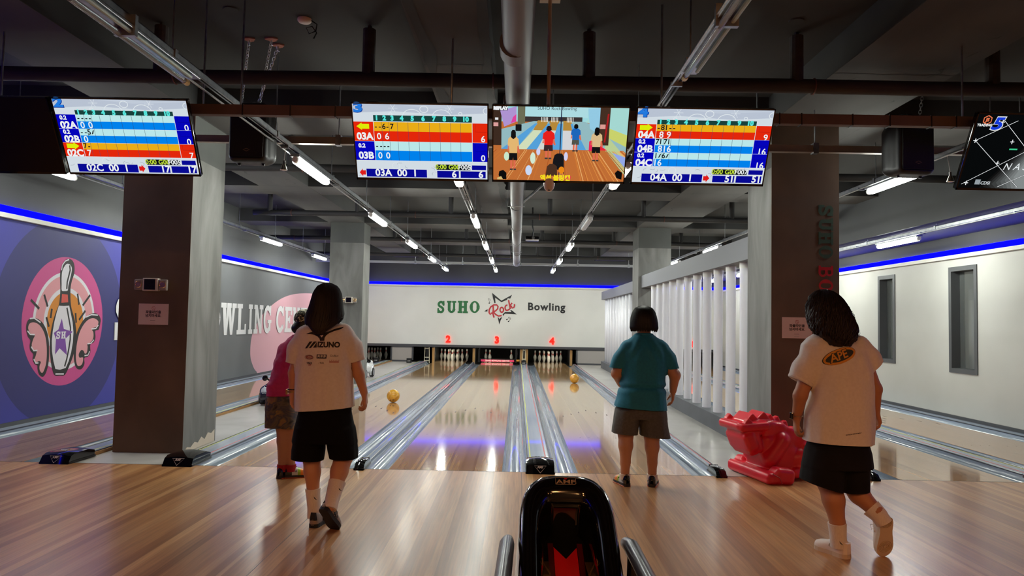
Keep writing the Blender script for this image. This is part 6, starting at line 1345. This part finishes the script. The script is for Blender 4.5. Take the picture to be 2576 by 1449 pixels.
d.chain([(1.63, -.45, .62), (1.603, -.45, .44), (1.600, -.475, .345), (1.600, -.47, .20), (1.598, -.46, .08)], [.11, .066, .061, .042, .037], .02); d.chain([(1.83, -.45, .62), (1.828, -.45, .43), (1.828, -.475, .335), (1.832, -.47, .20), (1.834, -.46, .08)], [.11, .066, .060, .041, .037], .02)
put('body', d.mesh('body', sk), Cp, off); faceparts(Cp, off, (1.752, -.41, 1.425), 0)
d = SDF((1.38, -.74, .56), (2.14, -.16, 1.36), .0085); m_teal = MN('teal_shirt', [(8, 104, 132), (14, 116, 144)], (1, 1, 1), 50, 2, .75)
d.stack([(.58, 1.726, -.45, .240, .185), (.70, 1.728, -.45, .226, .182), (.80, 1.738, -.45, .205, .170), (.87, 1.745, -.45, .193, .156), (.95, 1.752, -.45, .190, .152), (1.08, 1.756, -.45, .196, .146), (1.17, 1.756, -.45, .198, .128), (1.235, 1.755, -.45, .165, .10), (1.275, 1.755, -.45, .115, .08), (1.31, 1.753, -.44, .074, .066)], .03)
d.chain([(1.615, -.45, 1.165), (1.555, -.45, 1.09), (1.512, -.45, 1.0)], [.085, .074, .062], .03); d.chain([(1.895, -.45, 1.165), (1.955, -.45, 1.09), (2.002, -.45, 1.0)], [.085, .076, .062], .03)
me = d.mesh('t_shirt', m_teal, cut=[cutz(.683, 1.49, -.062, lambda c: abs(c.x-1.727) < .28 and c.z < .85), cutat((1.516, -.45, 1.008), (-.1, 0, -1), .13, lambda c: c.x < 1.548), cutat((1.998, -.45, 1.010), (.1, 0, -1), .13, lambda c: c.x > 1.962), cutz(1.303, flip=True)])
def teal_fold(c, n):
    f = .007*noise.noise(Vector((c.x*9, c.y*9, c.z*3.5)))+.003*noise.noise(Vector((c.x*26, c.y*26, c.z*6))); zz = c.z-(.855-.25*(c.x-1.74)**2); f += -.012*math.exp(-(zz/.012)**2)+.008*math.exp(-((zz-.03)/.02)**2)+.006*math.exp(-((zz+.04)/.025)**2)
    a = (c.x-1.752); q = abs(a)-.05-.55*(1.25-c.z)
    if c.z > .98: f += .004*math.sin(q*75)*math.exp(-((c.z-1.16)/.1)**2)
    return f
ruffle(me, teal_fold); solid(put('t_shirt', me, Cp, off))
d = SDF((1.42, -.72, .34), (2.06, -.18, .80), .0085); d.stack([(.58, 1.73, -.45, .222, .168), (.70, 1.73, -.45, .200, .15), (.78, 1.735, -.45, .20, .15)], .02)
d.stack([(.36, 1.586, -.45, .110, .128), (.50, 1.600, -.45, .112, .14), (.66, 1.625, -.45, .11, .16)], .015); d.stack([(.36, 1.865, -.45, .137, .13), (.50, 1.845, -.45, .122, .14), (.66, 1.83, -.45, .115, .16)], .015)
me = d.mesh('shorts', MN('grey_shorts', [(74, 72, 70), (86, 84, 82)], (1, 1, 1), 60, 2, .85), cut=[cutz(.448, 1.59, -.06, lambda c: c.x < 1.713), cutz(.425, 1.86, -.07, lambda c: c.x >= 1.713), cutz(.765, flip=True)]); cloth(me, .007, 8, 6.6); solid(put('shorts', me, Cp, off))
for x, y, tx, ty in ((1.598, -.46, -.055, .22), (1.834, -.46, .055, .22)):
    sock(Cp, off, [(x, y, .055), (x, y, .10)], [.042, .042], m_sock); tv_ = Vector((tx, ty, 0)).normalized(); shoe(Cp, off, (x-tv_.x*.06, y-tv_.y*.06, 0), (x+tv_.x*.185, y+tv_.y*.185, 0), (0, 0, 1), 'bowl', 1.0)
HC = [(1.342, 1.752, -.452, .106, .088), (1.36, 1.752, -.450, .115, .098), (1.40, 1.752, -.442, .115, .106), (1.45, 1.752, -.432, .108, .107), (1.50, 1.752, -.425, .094, .098), (1.53, 1.752, -.423, .073, .08), (1.548, 1.751, -.422, .047, .055), (1.557, 1.75, -.42, .014, .02)]
d = SDF((1.60, -.60, 1.30), (1.91, -.25, 1.58), .006); d.stack(HC, .01, pw=2.0); d.ell((1.752, -.28, 1.39), (.070, .075, .12), k=.02, mode='sub')
hr = put('hair', d.mesh('hair', m_hairb), Cp, off); mb = MB(); comb(mb, HC, 420, R_(165), R_(375), lambda a, r: r.uniform(1.326, 1.345), .0045, rn, lift=1.01, spread=.12)
put('strands', mb.mesh('strands', m_hairb), hr, smooth=180)['kind'] = 'stuff'
put('collar', MB().tube([(1.753+.074*math.cos(a*.2618), -.445+.066*math.sin(a*.2618), 1.300-.006*math.sin(a*.2618)) for a in range(24)], .008, 8, closed=True, sx=1.5).mesh('collar', m_teal), Cp, off, smooth=60)

# ---- player with curly hair and the oval orange logo
D, off = person('person in white T-shirt with orange oval logo and curly dark hair', (2.66, -2.25, 0))
d = SDF((2.28, -2.62, .02), (3.06, -1.95, 1.66), .0065); sk = skin((180, 122, 88))
head(d, (2.575, -2.20, 1.50), .35); d.cap((2.58, -2.22, 1.44), (2.595, -2.25, 1.33), .052, .058, .03)
d.stack([(.64, 2.64, -2.25, .16, .10), (.80, 2.645, -2.25, .15, .10), (1.0, 2.66, -2.25, .13, .095), (1.18, 2.63, -2.25, .14, .09), (1.27, 2.61, -2.25, .11, .07), (1.335, 2.595, -2.25, .06, .05)], .04)
d.chain([(2.49, -2.25, 1.20), (2.405, -2.26, .97), (2.405, -2.20, .825)], [.052, .041, .028], .02); hand(d, (2.405, -2.20, .825), (.02, .12, -1), (.95, 0, 0), (.1, 1, 0), .85)
d.chain([(2.77, -2.25, 1.27), (2.868, -2.26, 1.02), (2.895, -2.21, .885)], [.050, .038, .026], .02); hand(d, (2.895, -2.21, .885), (.28, .10, -1), (-.9, 0, -.3), (.2, 1, 0), .7)
d.chain([(2.585, -2.25, .64), (2.592, -2.24, .44), (2.602, -2.275, .34), (2.622, -2.285, .20), (2.634, -2.275, .09)], [.10, .070, .064, .043, .037], .02); d.chain([(2.70, -2.24, .64), (2.725, -2.21, .46), (2.765, -2.26, .375), (2.832, -2.335, .29), (2.862, -2.345, .25)], [.10, .066, .060, .042, .037], .02)
put('body', d.mesh('body', sk), D, off); faceparts(D, off, (2.575, -2.20, 1.50), .35)
d = SDF((2.24, -2.50, .60), (3.0, -1.98, 1.42), .008)
d.stack([(.62, 2.638, -2.25, .208, .155), (.86, 2.650, -2.25, .203, .15), (1.0, 2.664, -2.25, .187, .145), (1.12, 2.662, -2.25, .182, .14), (1.22, 2.628, -2.25, .198, .128), (1.285, 2.605, -2.25, .185, .108), (1.325, 2.598, -2.25, .14, .085), (1.37, 2.592, -2.24, .07, .062)], .03)
d.chain([(2.49, -2.25, 1.215), (2.44, -2.25, 1.13), (2.405, -2.25, 1.055)], [.08, .078, .074], .03); d.chain([(2.76, -2.25, 1.275), (2.83, -2.25, 1.21), (2.885, -2.25, 1.14)], [.078, .066, .056], .03)
me = d.mesh('t_shirt', m_tee, cut=[cutz(.690, 2.64, -.03, lambda c: c.z < .9), cutat((2.415, -2.25, 1.060), (-.42, 0, -.9), .14, lambda c: c.x < 2.458), cutat((2.868, -2.25, 1.160), (.7, 0, -.7), .13, lambda c: c.x > 2.83), cutz(1.362, flip=True)])
cloth(me, .009, 8, 7.7); tr = BVHTree.FromPolygons([v.co[:] for v in me.vertices], [p.vertices[:] for p in me.polygons]); sh = solid(put('t_shirt', me, D, off))
put('cuff', MB().tube([(2.413+.070*math.cos(a*.3927)*.89, -2.25+.070*math.sin(a*.3927), 1.066-.070*math.cos(a*.3927)*.457) for a in range(16)], .011, 8, closed=True, sx=1.3).mesh('cuff', m_tee), sh, z3, smooth=60); put('cuff', MB().tube([(2.862+.056*math.cos(a*.3927)*.7, -2.25+.056*math.sin(a*.3927), 1.166+.056*math.cos(a*.3927)*.7) for a in range(16)], .010, 8, closed=True, sx=1.3).mesh('cuff', m_tee), sh, z3, smooth=60)
(ac, al, ar_, at_, ab_) = APE_C; tl = math.atan2(ar_[1]-al[1], ar_[0]-al[0]); m_or = M('print_orange', (206, 140, 44), .7); m_dk = M('print_slate', (44, 48, 42), .7)
print_on(sh, z3, tr, [flat(ellipse(*ac, .107, .044, tl))], m_dk, 'logo_oval', .003); print_on(sh, z3, tr, [strip(ellipse(ac[0]+.002, ac[1], .096, .036, tl), .013, True)], m_or, 'logo_ring', .0042)
vs, fs = letters('APE', .068, 0, 0, bold=.004, shear=.15); cc, ss = math.cos(tl), math.sin(tl); rotv = lambda v: Vector((ac[0]-.008+v.x*cc-v.y*ss, ac[1]-.002+v.x*ss+v.y*cc))
print_on(sh, z3, tr, [([rotv(v) for v in vs], fs)], m_dk, 'logo_shadow', .005); vs, fs = letters('APE', .066, 0, 0, bold=.0015, shear=.15); print_on(sh, z3, tr, [([rotv(v) for v in vs], fs)], m_or, 'logo_letters', .0062)
vs, fs = fit(letters('PHYSICAL DEPARTMENT', .01, 0, 0, bold=.0002), -.048, -.0035, .048, .0035); tl2 = math.atan2(APE_T[2][1]-APE_T[1][1], APE_T[2][0]-APE_T[1][0])
print_on(sh, z3, tr, [([Vector((APE_T[0][0]+v.x, APE_T[0][1]+v.y+v.x*tl2)) for v in vs], fs)], m_ink, 'hem_lettering')
d = SDF((2.34, -2.48, .32), (2.90, -1.98, .82), .0085); d.stack([(.54, 2.64, -2.25, .205, .155), (.63, 2.642, -2.25, .194, .142), (.70, 2.642, -2.25, .176, .12), (.80, 2.645, -2.25, .165, .11)], .02)
d.stack([(.34, 2.527, -2.255, .125, .125), (.50, 2.545, -2.25, .118, .14), (.64, 2.57, -2.25, .11, .13)], .015); d.stack([(.34, 2.742, -2.23, .083, .115), (.50, 2.735, -2.235, .092, .13), (.64, 2.715, -2.245, .10, .13)], .015)
me = d.mesh('shorts', m_denim, cut=[cutz(.462, 2.40, -.29, lambda c: c.x < 2.655), cutz(.395, 2.74, .10, lambda c: c.x >= 2.655), cutz(.79, flip=True)]); cloth(me, .007, 7, 2.2); solid(put('shorts', me, D, off))
sock(D, off, [(2.634, -2.275, .06), (2.628, -2.28, .12), (2.619, -2.285, .205)], [.043, .043, .048], m_sock, (2.615, -2.327, .105)); sock(D, off, [(2.872, -2.350, .225), (2.848, -2.340, .268), (2.812, -2.312, .308)], [.042, .045, .052], m_sock)
shoe(D, off, (2.672, -2.325, 0), (2.572, -2.095, 0), (0, 0, 1), 'white', 1.02); shoe(D, off, (2.885, -2.365, .262), (2.920, -2.255, .0), (-.15, .9, .35), 'white', 1.08)
put('watch_strap', MB().tube([(2.405+.031*math.cos(a*.524), -2.205+.031*math.sin(a*.524), .838) for a in range(12)], .007, 6, closed=True, sx=.5, sy=1.2).mesh('watch_strap', M('watch_steel', (176, 156, 124), .3, .9)), D, off); put('watch_face', MB().box((2.363, -2.226, .818), (2.375, -2.190, .860), bev=.004).mesh('watch_face', m_gloss), D, off)
HD = [(1.285, 2.615, -2.345, .066, .030), (1.33, 2.612, -2.318, .108, .078), (1.39, 2.602, -2.282, .134, .110), (1.46, 2.590, -2.252, .127, .120), (1.53, 2.582, -2.226, .112, .114), (1.585, 2.577, -2.21, .088, .094), (1.615, 2.575, -2.206, .058, .064), (1.636, 2.574, -2.205, .016, .02)]
d = SDF((2.40, -2.48, 1.24), (2.80, -2.0, 1.68), .0065); d.stack(HD, .01, pw=2.0); d.ell((2.53, -2.07, 1.43), (.068, .075, .13), k=.02, mode='sub')
me = d.mesh('hair', m_hair); ruffle(me, lambda c, n: (.010*noise.noise(c*24)+.006*noise.noise(c*52))*min(1, max(0, (1.60-c.z)/.12))); hr = put('hair', me, D, off); mb = MB()
comb(mb, HD, 430, R_(160), R_(385), lambda a, r: 1.275+.07*min(1, abs(a-R_(285))/1.4)+r.uniform(0, .07), .0052, rn, curl=.0085, m=30, lift=1.0)
for k in range(26):
    a = rn.uniform(-.5, .6); P = []; ph = rn.uniform(0, 6)
    for j in range(14): q = j/13; P.append((2.69+.05*q+.02*math.sin(q*14+ph)+.015*a, -2.27+a*.12+.012*math.cos(q*14+ph), 1.50-.16*q))
    strand(mb, P, .0012)
put('strands', mb.mesh('strands', m_hair), hr, smooth=180)['kind'] = 'stuff'
